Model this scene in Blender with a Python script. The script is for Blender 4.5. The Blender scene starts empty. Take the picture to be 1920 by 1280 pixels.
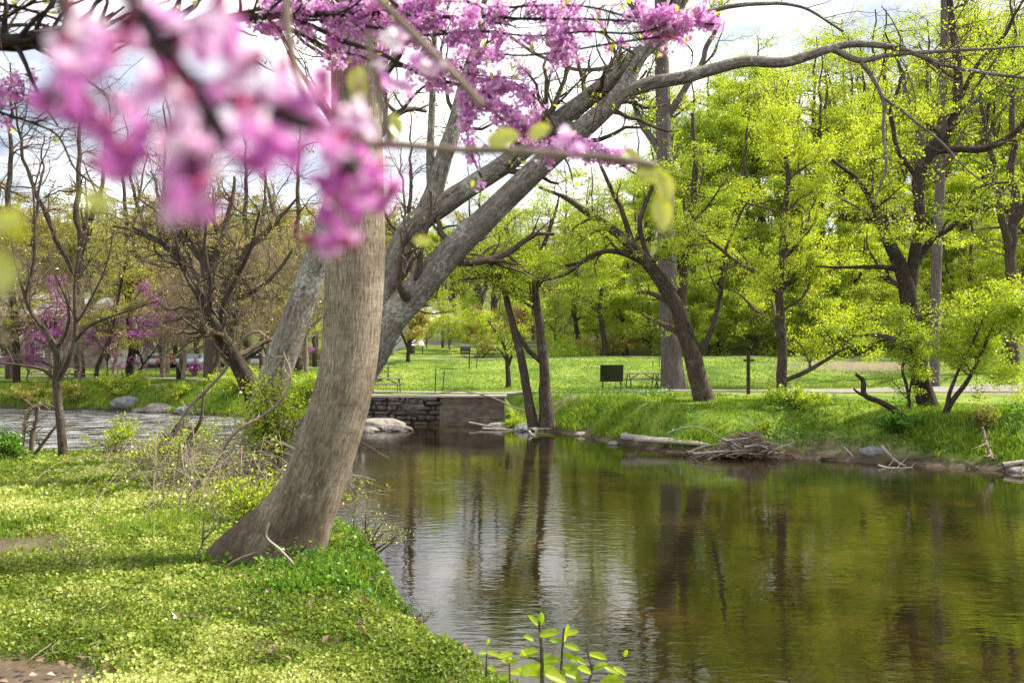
import bpy, math
import numpy as np
from mathutils import Vector
C = bpy.context.scene.collection
sc = bpy.context.scene
# ------------------------------------------------------------------ camera, world, sun, exposure
CZ = 3.5      # eye above the water, metres
FX = 1600.0   # focal length in pixels of a 1920 wide frame
HY = 655.0    # row of the horizon
cam_d = bpy.data.cameras.new('camera'); cam = bpy.data.objects.new('camera', cam_d); C.objects.link(cam)
cam.location = (0, 0, CZ); cam.rotation_euler = (math.radians(90), 0, 0)
cam_d.sensor_width = 36; cam_d.lens = 30.0; cam_d.shift_y = (HY-640)/1920.0
cam_d.clip_start = 0.03; cam_d.clip_end = 2000
cam_d.dof.use_dof = True; cam_d.dof.focus_distance = 11.0; cam_d.dof.aperture_fstop = 5.0
sc.camera = cam
SUN_EL, SUN_AZ = math.radians(48), math.radians(77)      # azimuth clockwise from +Y
w = bpy.data.worlds.new('World'); sc.world = w; w.use_nodes = True
nt = w.node_tree; nt.nodes.clear()
def N_(t, typ, **kw):
    n = t.nodes.new(typ)
    for k, v in kw.items(): setattr(n, k, v)
    return n
wo = N_(nt, 'ShaderNodeOutputWorld'); bg = N_(nt, 'ShaderNodeBackground'); sky = N_(nt, 'ShaderNodeTexSky')
sky.sky_type = 'NISHITA'; sky.sun_disc = False; sky.sun_elevation = SUN_EL; sky.sun_rotation = SUN_AZ
sky.air_density = 1.0; sky.dust_density = 1.5
tc = N_(nt, 'ShaderNodeTexCoord'); mp = N_(nt, 'ShaderNodeMapping'); mp.inputs['Scale'].default_value = (1, 1, 2.4)
nz = N_(nt, 'ShaderNodeTexNoise'); nz.inputs['Scale'].default_value = 2.6; nz.inputs['Detail'].default_value = 7; nz.inputs['Roughness'].default_value = .58
rp = N_(nt, 'ShaderNodeValToRGB'); rp.color_ramp.elements[0].position = .34; rp.color_ramp.elements[1].position = .46
nz2 = N_(nt, 'ShaderNodeTexNoise'); nz2.inputs['Scale'].default_value = 5; nz2.inputs['Detail'].default_value = 5
cl = N_(nt, 'ShaderNodeValToRGB'); cl.color_ramp.elements[0].color = (8.0, 9.0, 11.0, 1); cl.color_ramp.elements[1].color = (20, 19.9, 19.8, 1)
cl.color_ramp.elements[0].position = .35; cl.color_ramp.elements[1].position = .62
mx = N_(nt, 'ShaderNodeMixRGB'); L = nt.links.new
L(tc.outputs['Generated'], mp.inputs['Vector']); L(mp.outputs['Vector'], nz.inputs['Vector']); L(mp.outputs['Vector'], nz2.inputs['Vector'])
L(nz.outputs['Fac'], rp.inputs['Fac']); L(nz2.outputs['Fac'], cl.inputs['Fac'])
L(rp.outputs['Color'], mx.inputs['Fac']); L(sky.outputs['Color'], mx.inputs['Color1']); L(cl.outputs['Color'], mx.inputs['Color2'])
L(mx.outputs['Color'], bg.inputs['Color']); bg.inputs['Strength'].default_value = .050; L(bg.outputs['Background'], wo.inputs['Surface'])
sd = bpy.data.lights.new('sun', 'SUN'); so = bpy.data.objects.new('sun', sd); C.objects.link(so)
sd.energy = 5.0; sd.angle = math.radians(.7); sd.color = (1, .93, .79)
sv = Vector((math.sin(SUN_AZ)*math.cos(SUN_EL), math.cos(SUN_AZ)*math.cos(SUN_EL), math.sin(SUN_EL)))
so.rotation_euler = sv.to_track_quat('Z', 'Y').to_euler(); so.location = (30, 10, 40)
sc.view_settings.view_transform = 'Standard'; sc.view_settings.look = 'None'; sc.view_settings.exposure = 1.0; sc.view_settings.gamma = 1
sc.cycles.max_bounces = 7; sc.cycles.diffuse_bounces = 3; sc.cycles.transmission_bounces = 5; sc.cycles.glossy_bounces = 3
sc.cycles.caustics_reflective = False; sc.cycles.caustics_refractive = False; sc.cycles.sample_clamp_indirect = 6

# ------------------------------------------------------------------ numbers
def PP(px, py, Y): return np.array([(px-960)/FX*Y, Y, CZ+(HY-py)/FX*Y])
def hsh(i, j, s):
    n = (i*374761393 + j*668265263 + s*1442695041) & 0x7fffffff
    n = ((n ^ (n >> 13))*1274126177) & 0x7fffffff
    return ((n ^ (n >> 16)) & 0xffff)/65535.0
def vnoise(x, y, s=0):
    x = np.asarray(x, float); y = np.asarray(y, float)
    xi = np.floor(x).astype(np.int64); yi = np.floor(y).astype(np.int64); fx = x-xi; fy = y-yi
    fx = fx*fx*(3-2*fx); fy = fy*fy*(3-2*fy)
    a = hsh(xi, yi, s); b = hsh(xi+1, yi, s); c = hsh(xi, yi+1, s); d = hsh(xi+1, yi+1, s)
    return a+(b-a)*fx+(c-a)*fy+(a-b-c+d)*fx*fy
def fbm(x, y, s=0, o=4):
    r = 0; a = .5
    for k in range(o): r = r+a*(vnoise(x, y, s+k)-.5); x = np.asarray(x)*2.03; y = np.asarray(y)*2.03; a *= .5
    return r
def sstep(a, b, x): t = np.clip((x-a)/(b-a), 0, 1); return t*t*(3-2*t)
def sdist(poly, x, y):
    x = np.asarray(x, float); y = np.asarray(y, float)
    d = np.full(x.shape, 1e9); ins = np.zeros(x.shape, bool); n = len(poly)
    for i in range(n):
        x0, y0 = poly[i]; x1, y1 = poly[(i+1) % n]
        ex, ey = x1-x0, y1-y0; t = np.clip(((x-x0)*ex+(y-y0)*ey)/(ex*ex+ey*ey), 0, 1)
        d = np.minimum(d, np.hypot(x-x0-t*ex, y-y0-t*ey))
        c = ((y0 > y) != (y1 > y)); ins ^= c & (x < (x1-x0)*(y-y0)/(y1-y0+1e-12)+x0)
    return np.where(ins, d, -d)
NEAR = [(3, -12), (1.7, 0), (1.5, 2.6), (.86, 4.2), (.5, 4.9), (.1, 5.7), (-.4, 6.8), (-.8, 8), (-1.5, 9.8), (-2.3, 12.5), (-3.9, 15), (-6, 17.3), (-9, 18.6), (-14, 19.3), (-22, 20), (-60, 20), (-60, -12)]
FAR = [(-60, 53), (-30.5, 50.5), (-23.5, 49), (-17.8, 46), (-10.7, 42.2), (-8.6, 39.6), (-.3, 39.6), (.6, 38), (2.0, 36), (3.8, 32.2), (5.2, 29.2), (7.6, 27.9), (10, 27), (11.9, 25.8), (14.6, 24.3), (25, 21), (60, 14), (60, 500), (-60, 500)]
def Hbase(x, y):
    x = np.asarray(x, float); y = np.asarray(y, float)
    sn = sdist(NEAR, x, y)+.12*fbm(x*2.2, y*2.2, 5)*2+.55*fbm(x*.9, y*.9, 6)
    top = 1.94-.055*np.clip(y-7, 0, 13)
    hn = -.9+sstep(-1.2, .1, sn)*1.1+(top-.2)*sstep(-.05, 1.0, sn)+.12*fbm(x*.5, y*.5, 3)+.05*fbm(x*2.5, y*2.5, 4)
    sf = sdist(FAR, x, y)+.5*fbm(x*.5, y*.5, 9)
    wl = sstep(-9.6, -8.9, x)*(1-sstep(-.5, .2, x))
    beach = np.exp(-((x-10.3)/2.3)**2)
    ramp = sstep(-.1, 2.0, sf)*(1-beach)+beach*(.12*sstep(-.2, .8, sf)+.88*sstep(1.2, 4.2, sf))
    ramp = ramp*(1-wl)+wl*sstep(.1, .45, sdist(FAR, x, y))
    topf = 1.43+.10*sstep(2, 8, x)*sstep(3, 8, sf)-.1*wl
    hf = -.9+sstep(-1.6, .2, sf)*.95+(topf-.05)*ramp+.14*fbm(x*.35, y*.35, 11)*sstep(.5, 4, sf)*(1-wl)+.08*fbm(x*1.7, y*1.7, 12)*sstep(0, 1, sf)*(1-sstep(3, 7, sf))*(1-wl)
    # lawn slope beyond the lower path, then the wooded hill
    rx = sstep(-19, -9, x)
    hf = hf+rx*1.45*sstep(45.5, 61, y)
    rise = .05*np.clip(y-66, 0, 60)
    rr = .21*np.clip(y-65-6*fbm(x*.1, y*.1, 21), 0, 60)*sstep(4, 18, x)
    hf = hf+rx*np.maximum(rise, 0)+rr+.22*np.clip(y-112, 0, 90)*(1-.6*sstep(4, 30, x))+1.3*fbm(x*.06, y*.06, 22)*sstep(66, 90, y)*sstep(0, 20, x)
    far_on = sstep(21.0, 22.5, y-np.where(x > 10, (x-10)*-.35, 0)*0)
    return np.where(y > 21.5 - np.clip(x-14, 0, 40)*.25, np.maximum(hf, -.9), np.maximum(hn, -.9))
def H(x, y): return Hbase(x, y)
def G(px, py):
    """point on the ground seen at pixel (px, py)"""
    ys = np.concatenate([np.arange(3, 60, .02), np.arange(60, 220, .2)])
    xs = (px-960)/FX*ys; zr = CZ+(HY-py)/FX*ys
    k = np.argmax((H(xs, ys) >= zr) & (H(xs, ys) > 0)); return np.array([xs[k], ys[k], float(H(xs[k], ys[k]))])

# ------------------------------------------------------------------ mesh collecting
class MB:
    def __init__(s): s.v = []; s.q = []; s.n = 0; s.bk = []; s.rnd = []; s.t = []
    def add(s, V, Q, bk=None, rnd=None):
        V = np.asarray(V, float).reshape(-1, 3); Q = np.asarray(Q, int).reshape(-1, 4)
        s.v.append(V); s.q.append(Q+s.n); s.n += len(V)
        s.bk.append(V if bk is None else bk); s.rnd.append(np.zeros(len(Q)) if rnd is None else rnd)
    def build(s, name, mat, parent=None, smooth=True, loc=None):
        V = np.concatenate(s.v); Q = np.concatenate(s.q)
        o0 = np.array(parent.location) if parent is not None else np.array(loc if loc is not None else (0, 0, 0))
        V = V-o0
        me = bpy.data.meshes.new(name); me.vertices.add(len(V)); me.vertices.foreach_set('co', V.astype(np.float32).ravel())
        tri = Q[:, 3] < 0
        lens = np.where(tri, 3, 4); fl = Q.ravel(); fl = fl[np.tile([True, True, True, False], len(Q)) | np.repeat(~tri, 4)]
        me.loops.add(len(fl)); me.loops.foreach_set('vertex_index', fl.astype(np.int32))
        me.polygons.add(len(Q)); st = np.concatenate([[0], np.cumsum(lens)[:-1]])
        me.polygons.foreach_set('loop_start', st.astype(np.int32))
        me.polygons.foreach_set('use_smooth', np.full(len(Q), smooth))
        a = me.attributes.new('bk', 'FLOAT_VECTOR', 'POINT'); a.data.foreach_set('vector', np.concatenate(s.bk).astype(np.float32).ravel())
        a = me.attributes.new('rnd', 'FLOAT', 'FACE'); a.data.foreach_set('value', np.concatenate(s.rnd).astype(np.float32))
        me.update(calc_edges=True); me.materials.append(mat)
        o = bpy.data.objects.new(name, me); C.objects.link(o)
        if parent is not None: o.parent = parent
        elif loc is not None: o.location = loc
        return o
def unit(a): return a/np.maximum(np.linalg.norm(a, axis=-1, keepdims=True), 1e-9)
def tubes(mb, P, R, sides=5, rough=0, seed=0, flare=None):
    """P [N,K,3] paths, R [N,K] radii"""
    P = np.asarray(P, float); R = np.asarray(R, float)
    if P.ndim == 2: P = P[None]; R = R[None]
    N, K, _ = P.shape
    T = unit(np.gradient(P, axis=1)); ref = np.where(np.abs(T[:, 0, 2:3]) < .8, np.array([[0, 0, 1.]]), np.array([[0, -1., 0]]))
    U = np.zeros_like(P); u = unit(ref-(ref*T[:, 0]).sum(-1, keepdims=True)*T[:, 0]); U[:, 0] = u
    for k in range(1, K):
        u = unit(u-(u*T[:, k]).sum(-1, keepdims=True)*T[:, k]); U[:, k] = u
    W = np.cross(T, U); th = np.arange(sides)*2*np.pi/sides
    s_ = np.concatenate([np.zeros((N, 1)), np.cumsum(np.linalg.norm(np.diff(P, axis=1), axis=-1), axis=1)], 1)
    rr = R[:, :, None]*np.ones(sides)
    if rough:
        q = (np.arange(N)*17.3+seed)[:, None, None]
        a1 = np.cos(th)[None, None]*2; a2 = np.sin(th)[None, None]*2
        rr = rr*(1+rough*2*fbm(s_[:, :, None]*1.3+a1+q, a2*1.2+s_[:, :, None]*.4, 31, 4))
    if flare is not None: rr = flare(rr, s_, th)
    V = P[:, :, None, :]+rr[..., None]*(np.cos(th)[None, None, :, None]*U[:, :, None]+np.sin(th)[None, None, :, None]*W[:, :, None])
    bk = np.stack([np.cos(th)*rr, np.sin(th)*rr, np.broadcast_to(s_[:, :, None], rr.shape)], -1)+(np.arange(N)*3.7)[:, None, None, None]
    idx = np.arange(N*K*sides).reshape(N, K, sides)
    a = idx[:, :-1]; b = idx[:, 1:]
    Q = np.stack([a, np.roll(a, -1, 2), np.roll(b, -1, 2), b], -1).reshape(-1, 4)
    mb.add(V.reshape(-1, 3), Q, bk.reshape(-1, 3))
def smooth_path(pts, K, wig=0, seed=0):
    pts = np.asarray(pts, float); n = len(pts)
    d = np.concatenate([[0], np.cumsum(np.linalg.norm(np.diff(pts[:, :3], axis=0), axis=1)+1e-6)]); t = np.linspace(0, d[-1], K)
    if n < 3: out = np.stack([np.interp(t, d, pts[:, c]) for c in range(pts.shape[1])], 1)
    else:
        m = np.gradient(pts, d, axis=0); i = np.clip(np.searchsorted(d, t, 'right')-1, 0, n-2); h = (d[i+1]-d[i])[:, None]; u = ((t-d[i])[:, None])/h
        out = (2*u**3-3*u**2+1)*pts[i]+(u**3-2*u**2+u)*h*m[i]+(-2*u**3+3*u**2)*pts[i+1]+(u**3-u**2)*h*m[i+1]
    if wig:
        for c in range(3): out[:, c] += wig*2*fbm(np.linspace(0, d[-1]*1.1, K)+seed*7.1, np.full(K, c*9.7+seed), 41, 3)*sstep(0, .15, np.linspace(0, 1, K))
    return out
def spawn(rng, P, R, n, t0, t1, ang, ln, K=6, wig=.25, up=.1, rr=.55, tip=.3, bias=None, rmin=.004, tpow=1.0, flat=1.):
    """n children grown from the parent paths"""
    N, Kp, _ = P.shape; L_ = np.linalg.norm(np.diff(P, axis=1), axis=-1).sum(1); pr = L_/L_.sum()
    pi = rng.choice(N, n, p=pr); t = t0+(t1-t0)*rng.random(n)**tpow; f = t*(Kp-1); i = np.minimum(f.astype(int), Kp-2); u = (f-i)[:, None]
    p0 = P[pi, i]*(1-u)+P[pi, i+1]*u; r0 = (R[pi, i]*(1-u[:, 0])+R[pi, i+1]*u[:, 0])
    T = unit(P[pi, i+1]-P[pi, i]); rv = unit(rng.normal(size=(n, 3))); pe = unit(rv-(rv*T).sum(1, keepdims=True)*T)
    a = np.radians(rng.uniform(ang[0], ang[1], n))[:, None]; d = unit(np.cos(a)*T+np.sin(a)*pe+np.array([0, 0, up]))
    if bias is not None: d = unit(d+np.array(bias))
    if flat != 1: d = unit(d*np.array([1, 1, flat]))
    Ln = rng.uniform(ln[0], ln[1], n)*(1-.45*t); st = (Ln/(K-1))[:, None]
    out = np.zeros((n, K, 3)); out[:, 0] = p0
    for k in range(1, K):
        d = unit(d+rng.normal(size=(n, 3))*wig+np.array([0, 0, up*.5])); d = unit(d*np.array([1, 1, .5+.5*flat])); out[:, k] = out[:, k-1]+d*st
    r1 = np.maximum(r0*rr*rng.uniform(.7, 1.1, n), rmin); tt = np.linspace(0, 1, K)
    return out, np.maximum(r1[:, None]*(1-(1-tip)*tt), rmin*.6)
def leaves(mb, c, size, rng, upb=.5, asp=.36, fold=.12, droop=0., rnd=None):
    n = len(c); a = unit(rng.normal(size=(n, 3))+np.array([0, 0, -droop])); nn = rng.normal(size=(n, 3))+np.array([0, 0, upb*2])
    nn = unit(nn-(nn*a).sum(1, keepdims=True)*a); b = np.cross(nn, a); s = (np.ones(n)*size if np.isscalar(size) else size)[:, None]
    V = np.stack([c, c+a*s*.45+b*s*asp+nn*s*fold, c+a*s, c+a*s*.45-b*s*asp+nn*s*fold], 1)
    mb.add(V.reshape(-1, 3), np.arange(n*4).reshape(n, 4), rnd=rng.random(n) if rnd is None else rnd)
def on_twigs(rng, P, n, spread, t0=.25, clump=1):
    N, K, _ = P.shape; m = n//clump; pi = rng.integers(0, N, m); f = (t0+(1-t0)*rng.random(m))*(K-1.001); i = f.astype(int); u = (f-i)[:, None]
    c = P[pi, i]*(1-u)+P[pi, i+1]*u; c = np.repeat(c, clump, 0); return c+rng.normal(size=c.shape)*spread*np.array([1.15, 1.15, .55])
def blades(mb, x, y, h, wd, rng, lean=.35, z=None, seg=1):
    n = len(x); z = H(x, y)-.02 if z is None else z; b = np.stack([x, y, z], 1)
    az = rng.random(n)*2*np.pi; ln = rng.normal(size=(n, 2))*lean; sdv = np.stack([np.cos(az), np.sin(az), 0*az], 1)*(wd/2 if np.isscalar(wd) else (wd/2)[:, None])
    h = np.ones(n)*h; tip = b+np.stack([ln[:, 0]*h, ln[:, 1]*h, h*(1-.15*(ln**2).sum(1))], 1)
    mid = b+(tip-b)*np.array([.35, .35, .62]); r = rng.random(n)
    V = np.stack([b-sdv, b+sdv, mid+sdv*.8, mid-sdv*.8, tip], 1); k = np.arange(n)[:, None]*5
    Q = np.concatenate([k+np.array([[0, 1, 2, 3]]), np.concatenate([k+np.array([[3, 2, 4]]), np.full((n, 1), -10**9)], 1)])
    mb.add(V.reshape(-1, 3), Q, rnd=np.concatenate([r, r]))
def box(mb, c, s, rz=0, rx=0, rnd=0., org=None):
    x, y, z = np.array(s)/2; v = np.array([[-x, -y, -z], [x, -y, -z], [x, y, -z], [-x, y, -z], [-x, -y, z], [x, -y, z], [x, y, z], [-x, y, z]])
    if rx: cx, sx = math.cos(rx), math.sin(rx); v = v @ np.array([[1, 0, 0], [0, cx, sx], [0, -sx, cx]])
    if rz: cz, sz = math.cos(rz), math.sin(rz); v = v @ np.array([[cz, sz, 0], [-sz, cz, 0], [0, 0, 1]])
    mb.add(v+np.array(c), [[3, 2, 1, 0], [4, 5, 6, 7], [0, 1, 5, 4], [1, 2, 6, 5], [2, 3, 7, 6], [3, 0, 4, 7]], rnd=np.full(6, rnd))
def loft(mb, secs):
    """secs: list of rings with the same number of points, capped with fans collapsed to quads"""
    S = np.array(secs, float); K, n, _ = S.shape; idx = np.arange(K*n).reshape(K, n)
    a = idx[:-1]; b = idx[1:]; Q = np.stack([a, np.roll(a, -1, 1), np.roll(b, -1, 1), b], -1).reshape(-1, 4)
    V = np.concatenate([S.reshape(-1, 3), S[0].mean(0)[None], S[-1].mean(0)[None]]); c0, c1 = K*n, K*n+1
    T0 = [[c0, idx[0, (i+1) % n], idx[0, i], -10**9] for i in range(n)]; T1 = [[c1, idx[-1, i], idx[-1, (i+1) % n], -10**9] for i in range(n)]
    mb.add(V, np.concatenate([Q, T0, T1]))

# ------------------------------------------------------------------ things and parts
def tag(o, label=None, cat=None, group=None, kind=None):
    if label: o['label'] = label
    if cat: o['category'] = cat
    if group: o['group'] = group
    if kind: o['kind'] = kind
    return o
def thing(name, label, cat, loc=(0, 0, 0), group=None, rotz=0):
    o = bpy.data.objects.new(name, None); C.objects.link(o); o.location = [float(v) for v in loc]; o.rotation_euler = (0, 0, rotz); o.empty_display_size = .2
    return tag(o, label, cat, group)
def dup(root, loc, rotz=0, label=None, scale=1., group=None):
    r = root.copy(); C.objects.link(r); r.location = [float(v) for v in loc]; r.rotation_euler = (0, 0, rotz); r.scale = (scale,)*3 if np.isscalar(scale) else scale
    if label: r['label'] = label
    if group: r['group'] = group
    for ch in list(root.children):
        c = ch.copy(); C.objects.link(c); c.parent = r
        for g in ch.children:
            d = g.copy(); C.objects.link(d); d.parent = c
    return r

# ------------------------------------------------------------------ materials
def newmat(name):
    m = bpy.data.materials.new(name); m.use_nodes = True; t = m.node_tree; t.nodes.clear()
    return m, t, N_(t, 'ShaderNodeOutputMaterial')
def ramp(t, fac, cols, pos=None):
    r = N_(t, 'ShaderNodeValToRGB'); e = r.color_ramp.elements; n = len(cols); pos = pos or [i/(n-1) for i in range(n)]
    while len(e) < n: e.new(.5)
    for i in range(n): e[i].position = pos[i]; e[i].color = (*cols[i][:3], 1)
    if fac is not None: t.links.new(fac, r.inputs['Fac'])
    return r.outputs['Color']
def noise(t, vec, scale, det=4, rough=.55, dist=0):
    n = N_(t, 'ShaderNodeTexNoise'); n.inputs['Scale'].default_value = scale; n.inputs['Detail'].default_value = det; n.inputs['Roughness'].default_value = rough; n.inputs['Distortion'].default_value = dist
    if vec is not None: t.links.new(vec, n.inputs['Vector'])
    return n.outputs['Fac']
def attr(t, name, out='Fac'): a = N_(t, 'ShaderNodeAttribute'); a.attribute_name = name; return a.outputs[out]
def mapv(t, vec, sc_): m = N_(t, 'ShaderNodeMapping'); m.inputs['Scale'].default_value = sc_; t.links.new(vec, m.inputs['Vector']); return m.outputs['Vector']
def mix(t, fac, a, b, mode='MIX'):
    m = N_(t, 'ShaderNodeMixRGB'); m.blend_type = mode
    if isinstance(fac, float): m.inputs['Fac'].default_value = fac
    else: t.links.new(fac, m.inputs['Fac'])
    for i, c in (('Color1', a), ('Color2', b)):
        if isinstance(c, tuple): m.inputs[i].default_value = (*c[:3], 1)
        else: t.links.new(c, m.inputs[i])
    return m.outputs['Color']
def mth(t, op, a, b=0.):
    m = N_(t, 'ShaderNodeMath'); m.operation = op
    for i, c in ((0, a), (1, b)):
        if isinstance(c, (int, float)): m.inputs[i].default_value = c
        else: t.links.new(c, m.inputs[i])
    return m.outputs[0]
def finish(t, out, col, rough=.85, bump=None, bs=.3, bd=.02, spec=.3, metal=0.):
    p = N_(t, 'ShaderNodeBsdfPrincipled'); p.inputs['Roughness'].default_value = rough; p.inputs['Specular IOR Level'].default_value = spec; p.inputs['Metallic'].default_value = metal
    if isinstance(col, tuple): p.inputs['Base Color'].default_value = (*col[:3], 1)
    else: t.links.new(col, p.inputs['Base Color'])
    if bump is not None:
        b = N_(t, 'ShaderNodeBump'); b.inputs['Strength'].default_value = bs; b.inputs['Distance'].default_value = bd
        t.links.new(bump, b.inputs['Height']); t.links.new(b.outputs['Normal'], p.inputs['Normal'])
    t.links.new(p.outputs['BSDF'], out.inputs['Surface']); return p
def leafmat(name, cols, tr=.45, nscale=.6, gloss=.06, hue=.0, tint=(1, 1, .25), rw=.55, nw=.9):
    m, t, o = newmat(name); tcn = N_(t, 'ShaderNodeTexCoord'); oi = N_(t, 'ShaderNodeObjectInfo')
    f = mth(t, 'ADD', mth(t, 'MULTIPLY', attr(t, 'rnd'), rw), mth(t, 'MULTIPLY', mth(t, 'SUBTRACT', noise(t, tcn.outputs['Object'], nscale, 3), .25), nw))
    if hue: f = mth(t, 'ADD', f, mth(t, 'MULTIPLY', mth(t, 'SUBTRACT', oi.outputs['Random'], .5), hue))
    c = ramp(t, f, cols); d = N_(t, 'ShaderNodeBsdfDiffuse'); tl = N_(t, 'ShaderNodeBsdfTranslucent'); ms = N_(t, 'ShaderNodeMixShader'); ms.inputs[0].default_value = tr
    g = N_(t, 'ShaderNodeBsdfGlossy'); g.inputs['Roughness'].default_value = .35; m2 = N_(t, 'ShaderNodeMixShader'); m2.inputs[0].default_value = gloss
    t.links.new(c, d.inputs['Color']); t.links.new(mix(t, .5, c, tint, 'SOFT_LIGHT'), tl.inputs['Color']); t.links.new(d.outputs[0], ms.inputs[1]); t.links.new(tl.outputs[0], ms.inputs[2])
    t.links.new(ms.outputs[0], m2.inputs[1]); t.links.new(g.outputs[0], m2.inputs[2]); t.links.new(m2.outputs[0], o.inputs['Surface']); return m
def barkmat(name, c0, c1, lichen=0., lcol=(.38, .38, .33), zs=.18, sc_=22, bs=.5, bd=.012, moss=0., c2=None, damp=0.):
    m, t, o = newmat(name); v = attr(t, 'bk', 'Vector'); vs = mapv(t, v, (1, 1, zs))
    f1 = mth(t, 'ADD', mth(t, 'MULTIPLY', noise(t, vs, sc_, 6, .65, .3), .62), mth(t, 'ADD', mth(t, 'MULTIPLY', noise(t, v, sc_*.8, 5, .7), .22), mth(t, 'MULTIPLY', noise(t, mapv(t, v, (1, 1, 5)), sc_*.16, 4, .6), .16))); f2 = noise(t, v, 2.2, 4, .6)
    col = ramp(t, f1, [c0, c1], [.42, .58]); col = mix(t, ramp(t, f2, [(.05,)*3, (.85,)*3], [.40, .62]), col, c2 or tuple(x*.62 for x in c1), 'MIX') if True else col
    col = mix(t, .3, col, ramp(t, f1, [c0, c1], [.40, .60]))
    if lichen:
        lf = ramp(t, mth(t, 'ADD', noise(t, v, 21, 6, .78), mth(t, 'MULTIPLY', mth(t, 'SUBTRACT', noise(t, v, 2.6, 3), .5), .5)), [(0, 0, 0), (1, 1, 1)], [.62-lichen*.16, .67-lichen*.16])
        col = mix(t, lf, col, lcol)
    if moss:
        mf = ramp(t, noise(t, v, 1.3, 5, .6), [(0, 0, 0), (1, 1, 1)], [.60, .70]); col = mix(t, mth(t, 'MULTIPLY', mf, moss), col, (.07, .11, .04))
    if damp:   # dark damp and soil-stained foot of the trunk, with a ragged upper edge
        sp = N_(t, 'ShaderNodeSeparateXYZ'); t.links.new(v, sp.inputs[0])
        h_ = mth(t, 'ADD', sp.outputs['Z'], mth(t, 'MULTIPLY', mth(t, 'SUBTRACT', noise(t, mapv(t, v, (1, 1, .3)), 5, 5, .65), .5), 2.2))
        col = mix(t, ramp(t, h_, [(damp,)*3, (0, 0, 0)], [.45, 1.0]), col, (.045, .030, .018))
    finish(t, o, col, .9, f1, bs, bd, .15); return m
def plain(name, c0, c1=None, rough=.6, scale=8, spec=.3, bs=0., metal=0., bd=.01, zs=1.):
    m, t, o = newmat(name); tcn = N_(t, 'ShaderNodeTexCoord'); v = mapv(t, tcn.outputs['Object'], (1, 1, zs)); f = noise(t, v, scale, 6, .6)
    finish(t, o, ramp(t, f, [c0, c1 or tuple(x*.8 for x in c0)], [.3, .7]), rough, f if bs else None, bs, bd, spec, metal); return m
# ------------------------------------------------------------------ palette
M = {}
YG = [(.10, .16, .008), (.28, .38, .012), (.48, .58, .02), (.66, .70, .05)]
M['leaf_bright'] = leafmat('leaf_bright', YG, .58, .5, hue=.25)
M['leaf_green'] = leafmat('leaf_green', [(.07, .14, .007), (.22, .33, .011), (.40, .52, .018), (.58, .66, .045)], .5, .35, hue=.35)
M['leaf_olive'] = leafmat('leaf_olive', [(.11, .115, .02), (.23, .24, .03), (.38, .37, .05), (.48, .45, .08)], .4, .3, hue=.4)
M['leaf_ochre'] = leafmat('leaf_ochre', [(.17, .125, .04), (.31, .25, .055), (.43, .37, .07), (.54, .50, .09)], .35, .3, hue=.4)
M['pink_far'] = leafmat('pink_far', [(.35, .08, .30), (.55, .17, .50), (.68, .30, .64)], .35, .8, tint=(.8, .5, .8))
M['red_far'] = leafmat('red_far', [(.22, .02, .03), (.42, .06, .06), (.5, .2, .12)], .3, .8, tint=(.7, .4, .4))
M['cover'] = leafmat('cover', [(.035, .07, .010), (.13, .19, .025), (.29, .35, .06), (.52, .55, .20)], .35, 1.1, .015, rw=.7)
M['weed'] = leafmat('weed', [(.025, .08, .01), (.06, .16, .015), (.13, .27, .02), (.26, .42, .04)], .4, 1.4, .03)
M['grass'] = leafmat('grass', [(.045, .09, .01), (.10, .18, .014), (.19, .30, .022), (.36, .42, .06)], .45, .9, .02, rw=.6, nw=1.1)
M['dry'] = leafmat('dry', [(.10, .055, .03), (.22, .13, .08), (.36, .25, .16)], .2, 2)
M['bark_a'] = barkmat('bark_a', (.12, .094, .065), (.36, .30, .225), lichen=-.1, lcol=(.36, .32, .26), zs=.16, sc_=70, bs=.6, bd=.008, damp=.75, c2=(.055, .038, .024))
M['bark_b'] = barkmat('bark_b', (.06, .05, .041), (.28, .245, .205), lichen=.42, lcol=(.36, .36, .31), zs=.22, sc_=30, bs=.9, bd=.02)
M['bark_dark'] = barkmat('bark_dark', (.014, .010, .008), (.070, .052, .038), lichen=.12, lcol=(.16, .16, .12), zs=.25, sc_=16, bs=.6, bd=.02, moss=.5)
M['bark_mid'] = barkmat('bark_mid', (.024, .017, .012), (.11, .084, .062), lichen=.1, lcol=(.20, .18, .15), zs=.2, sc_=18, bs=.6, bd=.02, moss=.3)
M['bark_grey'] = barkmat('bark_grey', (.055, .045, .042), (.17, .14, .13), lichen=.1, lcol=(.24, .22, .2), zs=.12, sc_=14, bs=1, bd=.03)
M['lawn_blade'] = leafmat('lawn_blade', [(.045, .085, .01), (.10, .165, .014), (.17, .25, .022), (.28, .33, .06)], .4, .22, .03, rw=.4, nw=1.3)
M['twig'] = barkmat('twig', (.05, .037, .026), (.15, .115, .085), zs=.3, sc_=40, bs=.2)
M['twig_tan'] = barkmat('twig_tan', (.13, .10, .075), (.34, .27, .21), zs=.3, sc_=40, bs=.2)
M['driftwood'] = barkmat('driftwood', (.20, .16, .13), (.46, .41, .36), zs=.2, sc_=24, bs=.4)
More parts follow.
